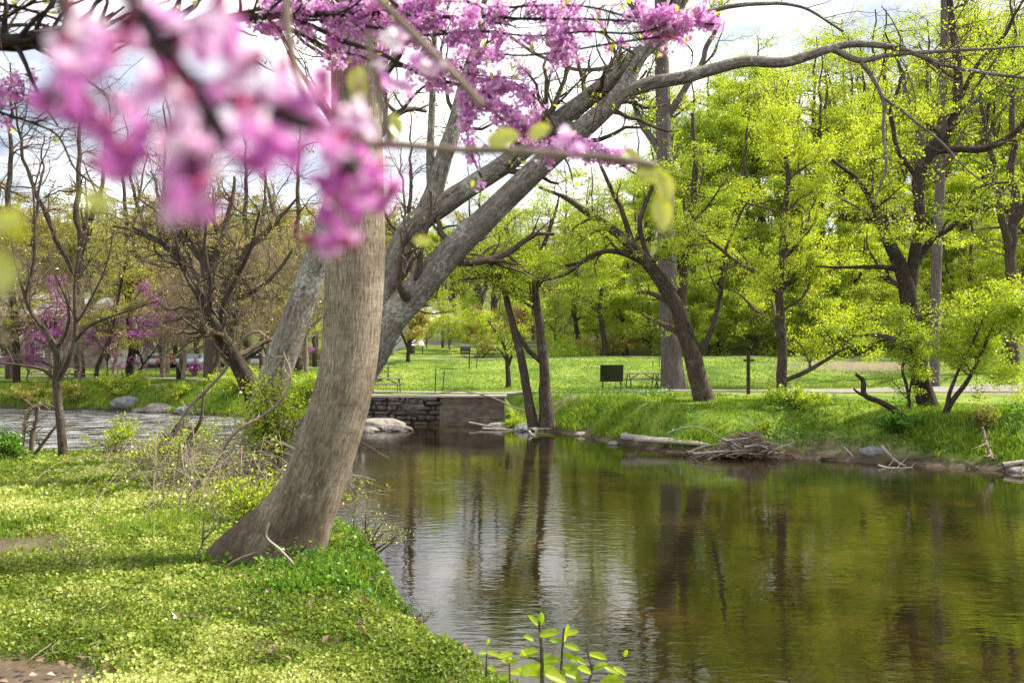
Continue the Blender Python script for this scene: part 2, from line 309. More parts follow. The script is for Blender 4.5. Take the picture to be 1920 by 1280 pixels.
# ------------------------------------------------------------------ ground
NEAR[:] = [(3, -60), (1.7, 0)]+NEAR[2:-2]+[(-400, 20), (-400, -60)]
FAR[:] = [(-400, 60), (-60, 53)]+FAR[1:-2]+[(400, 14), (400, 900), (-400, 900)]
ys = np.concatenate([np.arange(-14, 3, .5), np.arange(3, 20, .085), np.arange(20, 50, .14), np.arange(50, 120, .6), 120*1.03**np.arange(0, 50)])
us = np.linspace(-1, 1, 441); us = np.sign(us)*np.abs(us)**1.35
gy = np.repeat(ys[:, None], len(us), 1); gx = us[None]*(12+.95*np.abs(gy)); gz = H(gx, gy)
def bare(x, y):
    """0..1, trodden soil showing through"""
    b = np.exp(-(((x+2.5)/.8)**2+((y-4.05)/.45)**2))*1.25+np.exp(-(((x+4.3)/1.0)**2+((y-6.6)/.5)**2))+.7*np.exp(-(((x+1.2)/.35)**2+((y-4.55)/.2)**2))
    return np.clip(b+1.25*fbm(x*1.3, y*2.0, 61)-.02, 0, 1)
def dirt_far(x, y):
    d = np.exp(-(((x-22)/4.5)**2+((y-55)/2.6)**2))*1.2+np.exp(-(((x-25)/5)**2+((y-38.3)/1.3)**2))*1.4+.9*np.exp(-(((x+18.5)/3)**2+((y-52)/3)**2))*1.3
    d = d+.9*np.exp(-((y-38.2-.04*np.clip(x, 0, 9)-.4*fbm(x*.5, x*0, 7))/.55)**2)*sstep(-9, -8, x)*(1-sstep(9, 11, x))
    return np.clip(d+.7*fbm(x*.6, y*.6, 62)-.05, 0, 1)
g = MB(); n0, n1 = gy.shape; idx = np.arange(n0*n1).reshape(n0, n1)
g.add(np.stack([gx, gy, gz], -1), np.stack([idx[:-1, :-1], idx[:-1, 1:], idx[1:, 1:], idx[1:, :-1]], -1).reshape(-1, 4))
m, t, o = newmat('ground'); tcn = N_(t, 'ShaderNodeTexCoord'); v = tcn.outputs['Object']
fn = noise(t, v, 3.5, 8, .7); fb = noise(t, v, .35, 4, .6); ff = noise(t, v, 24, 5, .7)
soil = ramp(t, mth(t, 'ADD', mth(t, 'MULTIPLY', fn, .6), mth(t, 'MULTIPLY', ff, .4)), [(.045, .032, .022), (.11, .08, .055), (.19, .145, .105)], [.3, .5, .7])
nearg = mix(t, ramp(t, fn, [(0, 0, 0), (1, 1, 1)], [.42, .55]), soil, ramp(t, ff, [(.05, .085, .012), (.16, .22, .03)], [.3, .7]))
lawn = ramp(t, mth(t, 'ADD', mth(t, 'MULTIPLY', fb, .55), mth(t, 'MULTIPLY', noise(t, mapv(t, v, (1, .45, 1)), 1.9, 6, .75), .45)), [(.045, .085, .010), (.09, .155, .014), (.17, .24, .025), (.27, .30, .07)], [.36, .46, .55, .68])
wood = ramp(t, fn, [(.05, .045, .02), (.10, .14, .02), (.16, .12, .07)], [.35, .5, .68])
col = mix(t, attr(t, 'a_far'), nearg, lawn); col = mix(t, attr(t, 'a_wood'), col, wood); col = mix(t, attr(t, 'a_bare'), col, soil)
col = mix(t, attr(t, 'a_pale'), col, ramp(t, fn, [(.13, .095, .068), (.27, .205, .155)], [.35, .65]))
col = mix(t, attr(t, 'a_mud'), col, ramp(t, fn, [(.025, .018, .012), (.10, .072, .05)], [.35, .65]))
finish(t, o, col, .9, mth(t, 'ADD', fn, ff), .6, .04, .2)
G_ = g.build('ground', m); tag(G_, kind='structure'); me = G_.data
def pattr(me, nm, val): a = me.attributes.new(nm, 'FLOAT', 'POINT'); a.data.foreach_set('value', np.clip(val, 0, 1).astype(np.float32).ravel())
sfg = sdist(FAR, gx, gy)
pattr(me, 'a_far', sstep(21, 23, gy)); wd = sstep(63.5, 67, gy+2*fbm(gx*.3, gy*.3, 8))*sstep(0, 12, gx)+sstep(104, 112, gy)
pattr(me, 'a_wood', wd); pattr(me, 'a_bare', bare(gx, gy)*(gy < 21)+dirt_far(gx, gy)*.0*(gy > 21))
bch = np.exp(-((gx-10.3)/2.4)**4)*(gy > 22)*(gz > .02)*(1-sstep(.35, .75, gz+.3*fbm(gx*2, gy*2, 64)))
pattr(me, 'a_pale', np.maximum(dirt_far(gx, gy)*(gy > 23)*(gz > .9)*.9, bch*.75))
pattr(me, 'a_mud', (1-sstep(.08, .40, gz+.35*fbm(gx*1.2, gy*1.2, 63)))*1)
# ------------------------------------------------------------------ river
wb = MB(); wb.add([[-420, -70, 0], [420, -70, 0], [420, 75, 0], [-420, 75, 0]], [[0, 1, 2, 3]])
m, t, o = newmat('river_water'); tcn = N_(t, 'ShaderNodeTexCoord'); v = tcn.outputs['Object']
mvA = N_(t, 'ShaderNodeMapping'); mvA.inputs['Scale'].default_value = (1.1, 2.6, 1); mvA.inputs['Rotation'].default_value = (0, 0, .12); t.links.new(v, mvA.inputs['Vector'])
r1 = noise(t, mvA.outputs[0], 2.3, 2, .45, .3); r2 = noise(t, mapv(t, v, (.9, 2.6, 1)), 6, 2, .5, .3); amp = ramp(t, noise(t, v, .16, 2), [(.3, .3, .3), (1, 1, 1)], [.38, .6])
sx = N_(t, 'ShaderNodeSeparateXYZ'); t.links.new(v, sx.inputs[0])
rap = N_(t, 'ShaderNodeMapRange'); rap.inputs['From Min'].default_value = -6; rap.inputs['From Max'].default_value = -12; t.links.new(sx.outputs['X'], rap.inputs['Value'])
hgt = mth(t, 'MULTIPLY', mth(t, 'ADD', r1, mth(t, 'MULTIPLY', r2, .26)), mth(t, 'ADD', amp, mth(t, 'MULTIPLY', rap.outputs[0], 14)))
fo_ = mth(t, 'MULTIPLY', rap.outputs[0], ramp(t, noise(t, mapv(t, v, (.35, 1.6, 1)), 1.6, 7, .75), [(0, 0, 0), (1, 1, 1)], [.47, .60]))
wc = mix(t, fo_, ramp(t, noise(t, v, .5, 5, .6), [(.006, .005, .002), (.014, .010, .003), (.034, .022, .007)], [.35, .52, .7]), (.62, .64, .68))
p = finish(t, o, wc, .008, hgt, 1.0, .0072, .5); p.inputs['IOR'].default_value = 1.55
tag(wb.build('river_water', m), kind='structure')
# ------------------------------------------------------------------ paths
def ribbon(name, cl, wdt, mat, dz=.03):
    c = smooth_path([(x, y, 0) for x, y in cl], 260); T = unit(np.gradient(c, axis=0)); S = np.stack([-T[:, 1], T[:, 0], 0*T[:, 0]], 1)
    ww = np.interp(np.linspace(0, 1, 260), np.linspace(0, 1, len(wdt)), wdt)[:, None, None]; ks = np.linspace(-.5, .5, 9)[None, :, None]
    e = 1+.12*fbm(np.linspace(0, 60, 260), np.zeros(260), 71)[:, None, None]
    P = c[:, None]+S[:, None]*ks*ww*e; P[..., 2] = H(P[..., 0], P[..., 1])+dz; b = MB(); i = np.arange(260*9).reshape(260, 9)
    b.add(P, np.stack([i[:-1, :-1], i[:-1, 1:], i[1:, 1:], i[1:, :-1]], -1).reshape(-1, 4)); return tag(b.build(name, mat), kind='structure')
M['path'] = plain('path', (.16, .145, .13), (.30, .27, .245), .95, 3, .1, .3)
ribbon('lower_path', [(-60, 70), (-38, 66), (-24, 61), (-15, 52), (-8, 44.5), (0, 42.0), (10, 41.0), (16, 40.2), (21, 41.6), (27, 43.2), (48, 46)], [3, 3, 2.6, 2.2, 1.7, 1.5, 1.4, 2.2, 6.5, 11.5, 12], M['path'])
ribbon('upper_path', [(-14, 63), (-8, 61.8), (4, 61.5), (20, 61.2), (40, 61), (62, 62)], [3.4, 3, 2.4, 2.2, 2.4, 2.6], M['path'])
ribbon('car_park', [(-60, 97), (-34, 96), (-20, 95), (-4, 90), (4, 84), (10, 80)], [7, 7, 7, 6, 5, 4], M['path'], .05)
# ------------------------------------------------------------------ ground cover and grass
rng = np.random.default_rng(11)
def inview(n, y0, y1, x0, x1, pw=1.0):
    """random points between depth y0..y1 with pixel column between x0..x1 (plus a margin)"""
    y = y0*(y1/y0)**rng.random(n); return ((x0-960)+(x1-x0)*rng.random(n))/FX*y, y
def near_ok(x, y, lo=-.02): return (H(x, y) > .25) & (y < 21)
b = MB()
x, y = inview(330000, 3.6, 20, -260, 1120)
z = H(x, y); k = (z > .55)&(rng.random(len(x)) > bare(x, y)*1.5-.1)&(np.hypot(x+1.6, y-6.5) > .3); x, y, z = x[k], y[k], z[k]
pt = fbm(x*1.1, y*1.1, 81)+.5*fbm(x*5, y*5, 82)
leaves(b, np.stack([x, y, z+.012+.05*rng.random(len(x))*(1+3*np.clip(pt, -.2, .4))], 1), .008+.0026*y*rng.uniform(.5, 1.4, len(x))*(.75+1.1*vnoise(x*1.6, y*1.6, 87))+.004*np.clip(pt, 0, 1), rng, upb=1.1, asp=.42, rnd=np.clip(rng.random(len(x))*.8+pt*2.2-.02, 0, 1.3))
tag(b.build('ground_cover', M['cover'], smooth=False), 'carpet of small light green leaves covering the near river bank', 'ground cover', kind='stuff')
b = MB()
x, y = inview(90000, 3.7, 20, -260, 1100); k = near_ok(x, y)&(fbm(x*.9, y*.9, 83)+.12*rng.random(len(x)) > .04)&(bare(x, y) < .7); blades(b, x[k], y[k], rng.uniform(.03, .11, k.sum()), .003+.0006*y[k], rng, .5)
for px, py, n, hh, sp in [(285, 1000, 240, .26, .22), (330, 985, 160, .22, .15), (40, 990, 160, .2, .3), (20, 880, 200, .3, .5), (250, 1010, 140, .22, .2), (20, 1010, 80, .18, .2), (470, 940, 120, .2, .3)]:
    c = G(px, py); xx = c[0]+rng.normal(size=n)*sp; yy = c[1]+rng.normal(size=n)*sp*.7; blades(b, xx, yy, rng.uniform(.5, 1, n)*hh, .008, rng, .45)
tag(b.build('bank_grass', M['grass'], smooth=False), 'scattered grass blades and tufts among the small leaves on the near bank', 'grass', kind='stuff')
# darker leafy weeds hugging the water side of the near bank
b = MB(); ed = smooth_path([(-1.9, 6.0, 0), (-1.2, 6.1, 0), (-.95, 6.6, 0), (-1.0, 7.6, 0), (-1.5, 9.6, 0), (-2.6, 12.6, 0), (-4.4, 15.4, 0)], 100)
ed2 = smooth_path([(-1.5, 5.7, 0), (-.6, 5.9, 0), (-.15, 5.5, 0), (.2, 4.95, 0), (.5, 4.5, 0), (.8, 3.9, 0)], 60)
for e, n, sd_, hh in ((ed, 12000, .32, .22), (ed2, 14000, .17, .13)):
    i = rng.integers(0, len(e), n); x = e[i, 0]+rng.normal(size=n)*sd_; y = e[i, 1]+rng.normal(size=n)*sd_*.8; z = H(x, y); k = z > .1
    cl_ = .5+fbm(x*4, y*4, 84)*1.5; leaves(b, np.stack([x, y, z+rng.random(n)*hh*np.clip(cl_, .1, 1.2)], 1)[k], rng.uniform(.02, .045, k.sum()), rng, upb=.9, asp=.45)
b5 = MB(); i = rng.integers(0, len(ed2), 2600); x = ed2[i, 0]+rng.normal(size=2600)*.14; y = ed2[i, 1]+rng.normal(size=2600)*.14; blades(b5, x, y, rng.uniform(.06, .26, 2600), .006, rng, .6)
tag(b5.build('edge_grass', M['grass'], smooth=False), 'loose grass blades leaning over the water along the near bank edge', 'grass', kind='stuff')
tag(b.build('bank_weeds', M['weed'], smooth=False), 'deep green leafy weeds along the water edge of the near bank', 'weeds', kind='stuff')
# far bank grass
b = MB(); n = 90000; x, y = inview(n, 24, 41, 930, 1990); sf = sdist(FAR, x, y); k = (sf > .15)&(sf < 7)&(H(x, y) > .12)&(x > .3)&(dirt_far(x, y) < .5)&~((np.abs(x-10.3) < 2.2)&(sf < 2.4)&(rng.random(n) > .06))
x, y, sf = x[k], y[k], sf[k]; pc_ = np.interp(x, [0, 10, 16, 21, 27, 48], [42, 41.0, 40.2, 41.6, 43.2, 46]); kp = np.abs(y-pc_) > np.interp(x, [0, 16, 21, 27], [.9, 1.4, 3.7, 6.2]); x, y, sf = x[kp], y[kp], sf[kp]; hh = .11+.26*np.exp(-sf/1.6)*(.5+vnoise(x*.8, y*.8, 5)); hh *= np.where(y > 38.5, .45, 1)*(.55+1.1*vnoise(x*1.3, y*1.3, 6)); kk = fbm(x*.7, y*.9, 35)+.25*rng.random(len(x)) < .24; x, y, hh = x[kk], y[kk], hh[kk]; blades(b, x, y, hh*rng.uniform(.5, 1.1, len(x)), .035, rng, .5)
x, y = inview(26000, 40, 52, -60, 600); k = (sdist(FAR, x, y) > .1)&(sdist(FAR, x, y) < 5)&(dirt_far(x, y) < .4); blades(b, x[k], y[k], rng.uniform(.15, .4, k.sum()), .05, rng, .5)
n = 9000; x, y = inview(n, 24, 40, 930, 1990); sf = sdist(FAR, x, y); k = (sf > .1)&(sf < 5)&(fbm(x*.5, y*.5, 34) > .03)&(H(x, y) > .25)&(x > .5); b4 = MB(); cc = np.repeat(np.stack([x, y, H(x, y)+.1], 1)[k], 5, 0)
leaves(b4, cc+np.abs(rng.normal(size=cc.shape))*[.12, .12, .16], .10, rng); tag(b4.build('broadleaf_weeds', M['weed'], smooth=False), 'patches of dark broad-leaved weeds in the far bank grass', 'weeds', kind='stuff')
tag(b.build('river_grass', M['grass'], smooth=False), 'long bright grass hanging over the far river bank', 'grass', kind='stuff')
b = MB(); x, y = inview(120000, 42, 100, -100, 2000); s1 = sdist(FAR, x, y); k = (s1 > 4)&(y < np.where(x > -14, 60.5, 95))&(dirt_far(x, y) < .5); 
pc = np.interp(x, [-60, -38, -24, -15, -8, 0, 10, 16, 21, 27, 48], [70, 66, 61, 52, 44.5, 42, 41.0, 40.2, 41.6, 43.2, 46]); k &= np.abs(y-pc) > np.interp(x, [-30, 0, 16, 21, 27, 40], [1.9, .9, 1.4, 3.7, 6.2, 6.5])
blades(b, x[k], y[k], rng.uniform(.05, .12, k.sum())*1.2, .05, rng, .7)
tag(b.build('lawn_grass', M['lawn_blade'], smooth=False), 'mown bright green lawn rising between the two paths', 'grass', kind='stuff')
b = MB(); x, y = inview(16000, 63, 100, 900, 2100); k = (x > 3)&(H(x, y) > 2.8)&(fbm(x*.25, y*.25, 33) > -.08)&(y > 63.5)
x, y = x[k], y[k]; cc = np.repeat(np.stack([x, y, H(x, y)+.15], 1), 5, 0); leaves(b, cc+np.abs(rng.normal(size=cc.shape))*[.3, .3, .35]*np.repeat(.3+2.2*vnoise(x*.3, y*.3, 9), 5)[:, None], .2, rng)
tag(b.build('undergrowth', M['leaf_green'], smooth=False), 'low green undergrowth covering the wooded slope above the upper path', 'undergrowth', kind='stuff')
# ------------------------------------------------------------------ trees
def lp(pts, Y, K=26, wig=0., seed=0):
    """pixel (x, y, width[, extra depth]) points -> path and radii at depth Y"""
    a = [list(PP(p[0], p[1], Y+(p[3] if len(p) > 3 else 0)))+[p[2]/2*Y/FX] for p in pts]
    s = smooth_path(a, K, 0, seed); P = s[:, :3]
    if wig: P = smooth_path(P, K, wig, seed)
    return P, np.maximum(s[:, 3], .003)
def build_tree(name, label, limbs, levels, leaf=None, bark='bark_dark', seed=0, group=None, sides=12, tw='twig', cat='tree', rough=.10, base=None, flare=None, wood_levels=0, K=26, extra=None):
    rng = np.random.default_rng(seed); P = np.stack([l[0] for l in limbs]); R = np.stack([l[1] for l in limbs])
    b0 = base if base is not None else P[0, 0]; root = thing(name, label, cat, b0, group)
    mb = MB()
    for i, l in enumerate(limbs): tubes(mb, l[0], l[1], sides if i < 4 else max(6, sides//2), rough, seed+i*3.1, flare if i == 0 else None)
    curP, curR = P, R; bb = MB(); allP = []
    for j, lv in enumerate(levels):
        lv = dict(lv); K2 = lv.get('K', 6); frm = lv.pop('frm', None)
        if frm == 'limbs': curP, curR = P, R
        curP, curR = spawn(rng, curP, curR, **lv); allP.append(curP); tubes(bb, curP, curR, 5 if j == 0 else (4 if j == 1 else 3))
    tr = mb.build('trunk', M[bark], root)
    if levels: bb.build('branches', M[tw], root)
    if leaf:
        lb = MB(); cs = on_twigs(rng, curP, leaf['n'], leaf.get('spread', .1), leaf.get('t0', .2), leaf.get('clump', 5))
        if leaf.get('n2') and len(allP) > 1: cs = np.concatenate([cs, on_twigs(rng, allP[-2], leaf['n2'], leaf.get('spread', .1), .4, leaf.get('clump', 5))])
        if leaf.get('cut'): cs = cs[cs[:, 2] < leaf['cut']]
        leaves(lb, cs, leaf['s']*rng.uniform(.6, 1.25, len(cs)), rng, upb=.6, droop=leaf.get('droop', .2)); lb.build('crown', M[leaf['m']], root, smooth=False)
    return root, allP
def flA(rr, s, th):
    s = s[:, :, None]; t = th[None, None]; e2 = np.clip((.95-s)/.62, 0, 2)**1.6; e = np.exp(-np.maximum(s-.32, 0)/.15)
    return rr*(1+e2*1.3*np.maximum(0, np.cos(t-4.6))**5+e*(.12*np.maximum(0, np.cos(t-1.2))**4+.5*np.maximum(0, np.cos(t-5.7))**6+.3*np.maximum(0, np.cos(t-3.2))**4+.25*np.maximum(0, np.cos(t-.35))**8))
# the big foreground trunk
A = lp([(534, 1115, 124), (546, 1040, 118), (566, 975, 114), (592, 900, 112), (616, 830, 111), (634, 770, 111), (651, 700, 106), (661, 600, 108), (667, 500, 110), (669, 400, 104), (668, 200, 94), (666, 60, 90), (668, -120, 84), (676, -420, 70), (690, -900, 50), (700, -1300, 26)], 6.5, 90)
A2 = lp([(676, -400, 50), (560, -620, 40, .5), (430, -900, 28, 1.5), (330, -1200, 14, 2)], 6.5, 90)
A3 = lp([(684, -560, 46), (860, -800, 34, .6), (1000, -1100, 24, 1.6), (1060, -1400, 10, 2.2)], 6.5, 90)
aP, aR = A; zz = sstep(0, .2, np.linspace(0, 1, 90))
bumps = lambda rr, s, th: flA(rr, s, th)*(1+.05*np.exp(-((s[:, :, None]-2.35)/.03)**2)*0+.030*fbm(th[None, None]*1.5+0*rr, s[:, :, None]*9+0*rr, 55))
build_tree('foreground_tree', 'thick smooth grey-brown trunk with flared roots curving up from the near bank', [A, A2, A3],
  [dict(n=26, t0=.75, t1=1, ang=(30, 70), ln=(1, 2.6), K=7, wig=.2), dict(n=90, t0=.2, t1=1, ang=(25, 60), ln=(.5, 1.2), K=6, rmin=.003)], dict(n=2500, s=.05, m='leaf_bright', spread=.08), 'bark_a', 1, sides=64, rough=.045, flare=bumps)
# second and third trunks standing behind it
B = lp([(462, 960, 84), (474, 890, 74), (492, 800, 64), (512, 720, 58), (540, 640, 56), (568, 560, 54), (594, 490, 52), (622, 410, 48), (655, 310, 44), (690, 200, 40), (715, 80, 36), (730, -60, 30), (745, -260, 20)], 12, 60)
B1 = lp([(700, 160, 26), (640, 40, 20, .5), (560, -60, 16, 1), (480, -150, 10, 1.4)], 12, 60, .05, 3)
build_tree('leaning_tree', 'lichen-spotted grey trunk wrapped in leafy vine at its foot, leaning behind the big trunk', [B, B1],
  [dict(n=26, t0=.45, t1=1, ang=(30, 75), ln=(1.2, 3.2), K=8, wig=.25), dict(n=90, t0=.15, t1=1, ang=(25, 65), ln=(.5, 1.5), K=6), dict(n=300, t0=.15, t1=1, ang=(25, 65), ln=(.25, .7), K=5, rmin=.003)], dict(n=1600, s=.04, m='leaf_bright', spread=.05), 'bark_b', 2, sides=28, rough=.14)
Cc = lp([(548, 985, 92), (556, 900, 84), (590, 820, 74), (640, 745, 66), (690, 680, 60), (730, 610, 56), (790, 535, 54), (850, 468, 50), (920, 400, 46), (1000, 322, 42), (1060, 268, 40), (1120, 215, 36), (1160, 178, 32), (1200, 110, 22), (1245, 40, 18), (1300, -60, 14)], 11.6, 60, .03, 5)
C1 = lp([(1135, 205, 26), (1180, 170, 27), (1220, 155, 25), (1280, 145, 24), (1340, 128, 22), (1400, 116, 21), (1470, 118, 19), (1530, 100, 17), (1570, 86, 14), (1640, 84, 12), (1700, 95, 10), (1760, 118, 8), (1920, 146, 6), (2050, 160, 4)], 11.6, 60, .025, 6)
C2 = lp([(1560, 92, 11), (1610, 112, 11), (1660, 104, 9), (1740, 98, 8), (1830, 92, 6), (1960, 84, 4)], 11.6, 60, .03, 7)
C3 = lp([(1612, 114, 8), (1640, 150, 8), (1655, 190, 7), (1652, 240, 6), (1660, 320, 5), (1640, 380, 3)], 11.6, 60, .04, 8)
C4 = lp([(1655, 182, 6), (1700, 215, 5), (1760, 262, 4), (1830, 330, 3), (1900, 372, 2)], 11.6, 60, .04, 9)
D = lp([(660, 715, 48, .15), (700, 640, 52, .3), (724, 560, 52, .3), (748, 480, 50, .3), (780, 420, 48, .3), (830, 385, 42, .3), (890, 345, 40, .3), (960, 298, 38, .3), (1030, 240, 36, .3), (1100, 188, 34, .3), (1170, 130, 32, .3), (1240, 62, 28, .3), (1290, -20, 22, .3), (1350, -130, 14, .3)], 11.6, 60, .02, 10)
D1 = lp([(790, 415, 40, .3), (812, 360, 36, .3), (830, 300, 34, .3), (850, 240, 30, .3), (862, 190, 26, .3), (878, 130, 20, .3), (900, 60, 14, .3), (915, -80, 8, .3)], 11.6, 60, .02, 11)
D2 = lp([(810, 350, 22, .4), (806, 290, 16, .4), (808, 230, 14, .4), (812, 150, 12, .4), (815, 70, 9, .4), (820, -80, 6, .4)], 11.6, 60, .015, 12)
C5 = lp([(1245, 60, 16, .3), (1330, 20, 11, .5), (1420, 5, 8, .6), (1500, 12, 6, .8), (1580, 60, 4, 1)], 11.6, 60, .05, 13)
C6 = lp([(1180, 190, 12), (1240, 250, 9, .3), (1330, 330, 8, .5), (1400, 430, 6, .5), (1480, 500, 4, .5)], 11.6, 60, .07, 14)
C7 = lp([(1160, 120, 10, .3), (1110, 130, 8, .5), (1020, 110, 7, .8), (930, 60, 6, 1), (860, 70, 4, 1.2)], 11.6, 60, .07, 15)
build_tree('forked_tree', 'grey lichen-covered trunk forking into long arched limbs that reach out over the river', [Cc, D, C1, D1, D2, C2, C3, C4, C5, C7],
  [dict(n=90, t0=.3, t1=1, ang=(30, 75), ln=(.7, 2.4), K=8, wig=.25, up=.1, rr=.4), dict(n=420, t0=.15, t1=1, ang=(25, 65), ln=(.4, 1.1), K=6, wig=.25), dict(n=1100, t0=.15, t1=1, ang=(25, 65), ln=(.15, .5), K=5, rmin=.003)], dict(n=3000, s=.04, m='leaf_bright', spread=.04), 'bark_b', 3, sides=24, rough=.12)
# trees on the far bank
LV = lambda a=1., s=1.: [dict(n=int(34*a), t0=.25, t1=1, ang=(35, 75), ln=(1.6*s, 3.8*s), K=8, wig=.22, up=.12), dict(n=int(190*a), t0=.15, t1=1, ang=(30, 65), ln=(.8*s, 2.0*s), K=7, wig=.25, flat=.5), dict(n=int(900*a), t0=.15, t1=1, ang=(25, 65), ln=(.35*s, .95*s), K=5, rmin=.005, flat=.4)]
LF = lambda n, s=.085, m='leaf_bright', sp=.13: dict(n=int(n*2.0), s=s*.88, m=m, spread=sp, n2=n//4)
Y = 34.3
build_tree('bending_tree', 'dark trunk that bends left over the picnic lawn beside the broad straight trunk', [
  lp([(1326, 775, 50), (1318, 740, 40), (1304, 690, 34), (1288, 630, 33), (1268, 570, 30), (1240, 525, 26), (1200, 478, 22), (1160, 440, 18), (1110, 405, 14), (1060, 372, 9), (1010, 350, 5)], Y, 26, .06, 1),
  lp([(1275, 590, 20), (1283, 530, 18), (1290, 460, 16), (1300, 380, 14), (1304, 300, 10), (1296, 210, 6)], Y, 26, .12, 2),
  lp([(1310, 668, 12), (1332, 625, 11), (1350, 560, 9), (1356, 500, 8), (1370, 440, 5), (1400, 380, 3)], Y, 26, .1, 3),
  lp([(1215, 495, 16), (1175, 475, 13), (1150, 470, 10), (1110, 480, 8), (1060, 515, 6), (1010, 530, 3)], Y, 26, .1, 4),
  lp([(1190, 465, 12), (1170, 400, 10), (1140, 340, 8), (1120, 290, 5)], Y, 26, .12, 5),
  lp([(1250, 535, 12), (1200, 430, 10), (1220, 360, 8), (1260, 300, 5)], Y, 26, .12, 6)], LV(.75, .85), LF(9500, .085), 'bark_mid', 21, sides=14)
Y = 42.6
build_tree('straight_tree', 'broad straight grey-brown trunk beside the picnic table', [
  lp([(1264, 760, 62), (1262, 735, 52), (1260, 690, 42), (1256, 600, 38), (1250, 450, 34), (1246, 300, 30), (1243, 180, 28), (1240, 60, 24), (1238, -90, 18), (1236, -250, 8)], Y, 26, .05, 1),
  lp([(1246, 300, 14), (1210, 240, 12), (1180, 170, 9), (1160, 80, 6)], Y, 26, .2, 2), lp([(1244, 230, 14), (1290, 160, 12), (1330, 80, 9), (1360, -20, 6)], Y, 26, .2, 3), lp([(1240, 80, 12), (1190, 20, 10), (1150, -60, 6)], Y, 26, .2, 4)],
  [dict(n=22, t0=.4, t1=1, ang=(35, 75), ln=(2, 5), K=8, wig=.22), dict(n=140, t0=.15, t1=1, ang=(30, 65), ln=(1, 2.4), K=7), dict(n=600, t0=.15, t1=1, ang=(25, 65), ln=(.5, 1.2), K=5, rmin=.006)], LF(6500, .1), 'bark_grey', 22, sides=16)
Y = 36.2
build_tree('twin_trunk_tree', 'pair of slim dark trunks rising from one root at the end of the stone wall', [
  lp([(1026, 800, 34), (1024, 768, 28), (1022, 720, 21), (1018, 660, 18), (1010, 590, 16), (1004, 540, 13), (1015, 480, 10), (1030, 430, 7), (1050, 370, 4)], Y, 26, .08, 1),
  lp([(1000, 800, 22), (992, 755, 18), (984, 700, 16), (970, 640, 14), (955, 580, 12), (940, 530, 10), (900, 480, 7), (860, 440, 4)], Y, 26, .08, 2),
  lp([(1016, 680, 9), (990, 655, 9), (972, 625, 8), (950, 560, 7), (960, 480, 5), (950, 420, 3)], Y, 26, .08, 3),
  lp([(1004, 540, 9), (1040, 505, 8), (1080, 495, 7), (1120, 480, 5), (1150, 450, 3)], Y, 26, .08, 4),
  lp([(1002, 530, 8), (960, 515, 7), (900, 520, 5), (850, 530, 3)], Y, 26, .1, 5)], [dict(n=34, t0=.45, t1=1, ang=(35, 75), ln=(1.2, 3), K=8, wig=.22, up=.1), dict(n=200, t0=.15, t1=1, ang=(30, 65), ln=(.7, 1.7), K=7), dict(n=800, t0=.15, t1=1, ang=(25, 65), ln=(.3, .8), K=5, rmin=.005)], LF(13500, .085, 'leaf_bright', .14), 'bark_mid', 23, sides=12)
Y = 33.
build_tree('slender_tree', 'slender vine-covered tree behind the pile of driftwood', [
  lp([(1468, 780, 26), (1467, 745, 21), (1466, 690, 19), (1466, 620, 18), (1462, 550, 16), (1468, 480, 14), (1470, 410, 12), (1478, 330, 9), (1470, 240, 6), (1480, 150, 3)], Y, 26, .08, 1),
  lp([(1466, 560, 9), (1430, 520, 8), (1380, 490, 6), (1330, 450, 5), (1290, 420, 3)], Y, 26, .08, 2), lp([(1466, 715, 8), (1505, 700, 9), (1540, 680, 7), (1590, 650, 4)], Y, 26, .05, 3),
  lp([(1466, 470, 9), (1520, 420, 8), (1560, 350, 6), (1580, 270, 3)], Y, 26, .1, 4)], [dict(n=44, t0=.2, t1=1, ang=(40, 85), ln=(1.6, 3.6), K=8, wig=.2, up=.05), dict(n=240, t0=.15, t1=1, ang=(30, 65), ln=(.8, 1.8), K=7), dict(n=900, t0=.15, t1=1, ang=(25, 65), ln=(.35, .9), K=5, rmin=.005)], LF(19000, .085), 'bark_mid', 24)
Y = 29.6
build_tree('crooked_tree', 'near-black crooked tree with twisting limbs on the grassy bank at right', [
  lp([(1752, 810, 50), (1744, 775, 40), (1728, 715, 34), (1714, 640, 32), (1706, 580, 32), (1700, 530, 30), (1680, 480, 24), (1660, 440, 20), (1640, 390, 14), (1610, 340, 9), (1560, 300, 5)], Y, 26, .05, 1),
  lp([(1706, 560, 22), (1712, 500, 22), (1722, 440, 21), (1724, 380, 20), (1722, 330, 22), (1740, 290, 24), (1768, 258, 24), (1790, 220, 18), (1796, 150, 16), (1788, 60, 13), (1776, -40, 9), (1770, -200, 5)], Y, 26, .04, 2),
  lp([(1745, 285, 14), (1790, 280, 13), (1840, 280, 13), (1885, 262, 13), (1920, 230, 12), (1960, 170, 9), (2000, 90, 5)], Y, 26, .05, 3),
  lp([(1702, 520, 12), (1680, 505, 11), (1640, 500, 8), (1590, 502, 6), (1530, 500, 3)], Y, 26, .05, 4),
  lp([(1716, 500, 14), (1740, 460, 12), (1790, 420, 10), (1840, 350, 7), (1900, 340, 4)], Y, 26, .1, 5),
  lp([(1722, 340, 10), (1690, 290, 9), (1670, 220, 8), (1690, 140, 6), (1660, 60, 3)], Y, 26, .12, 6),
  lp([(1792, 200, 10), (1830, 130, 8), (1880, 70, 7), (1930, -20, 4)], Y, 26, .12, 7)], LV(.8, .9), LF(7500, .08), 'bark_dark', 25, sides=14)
Y = 27.5
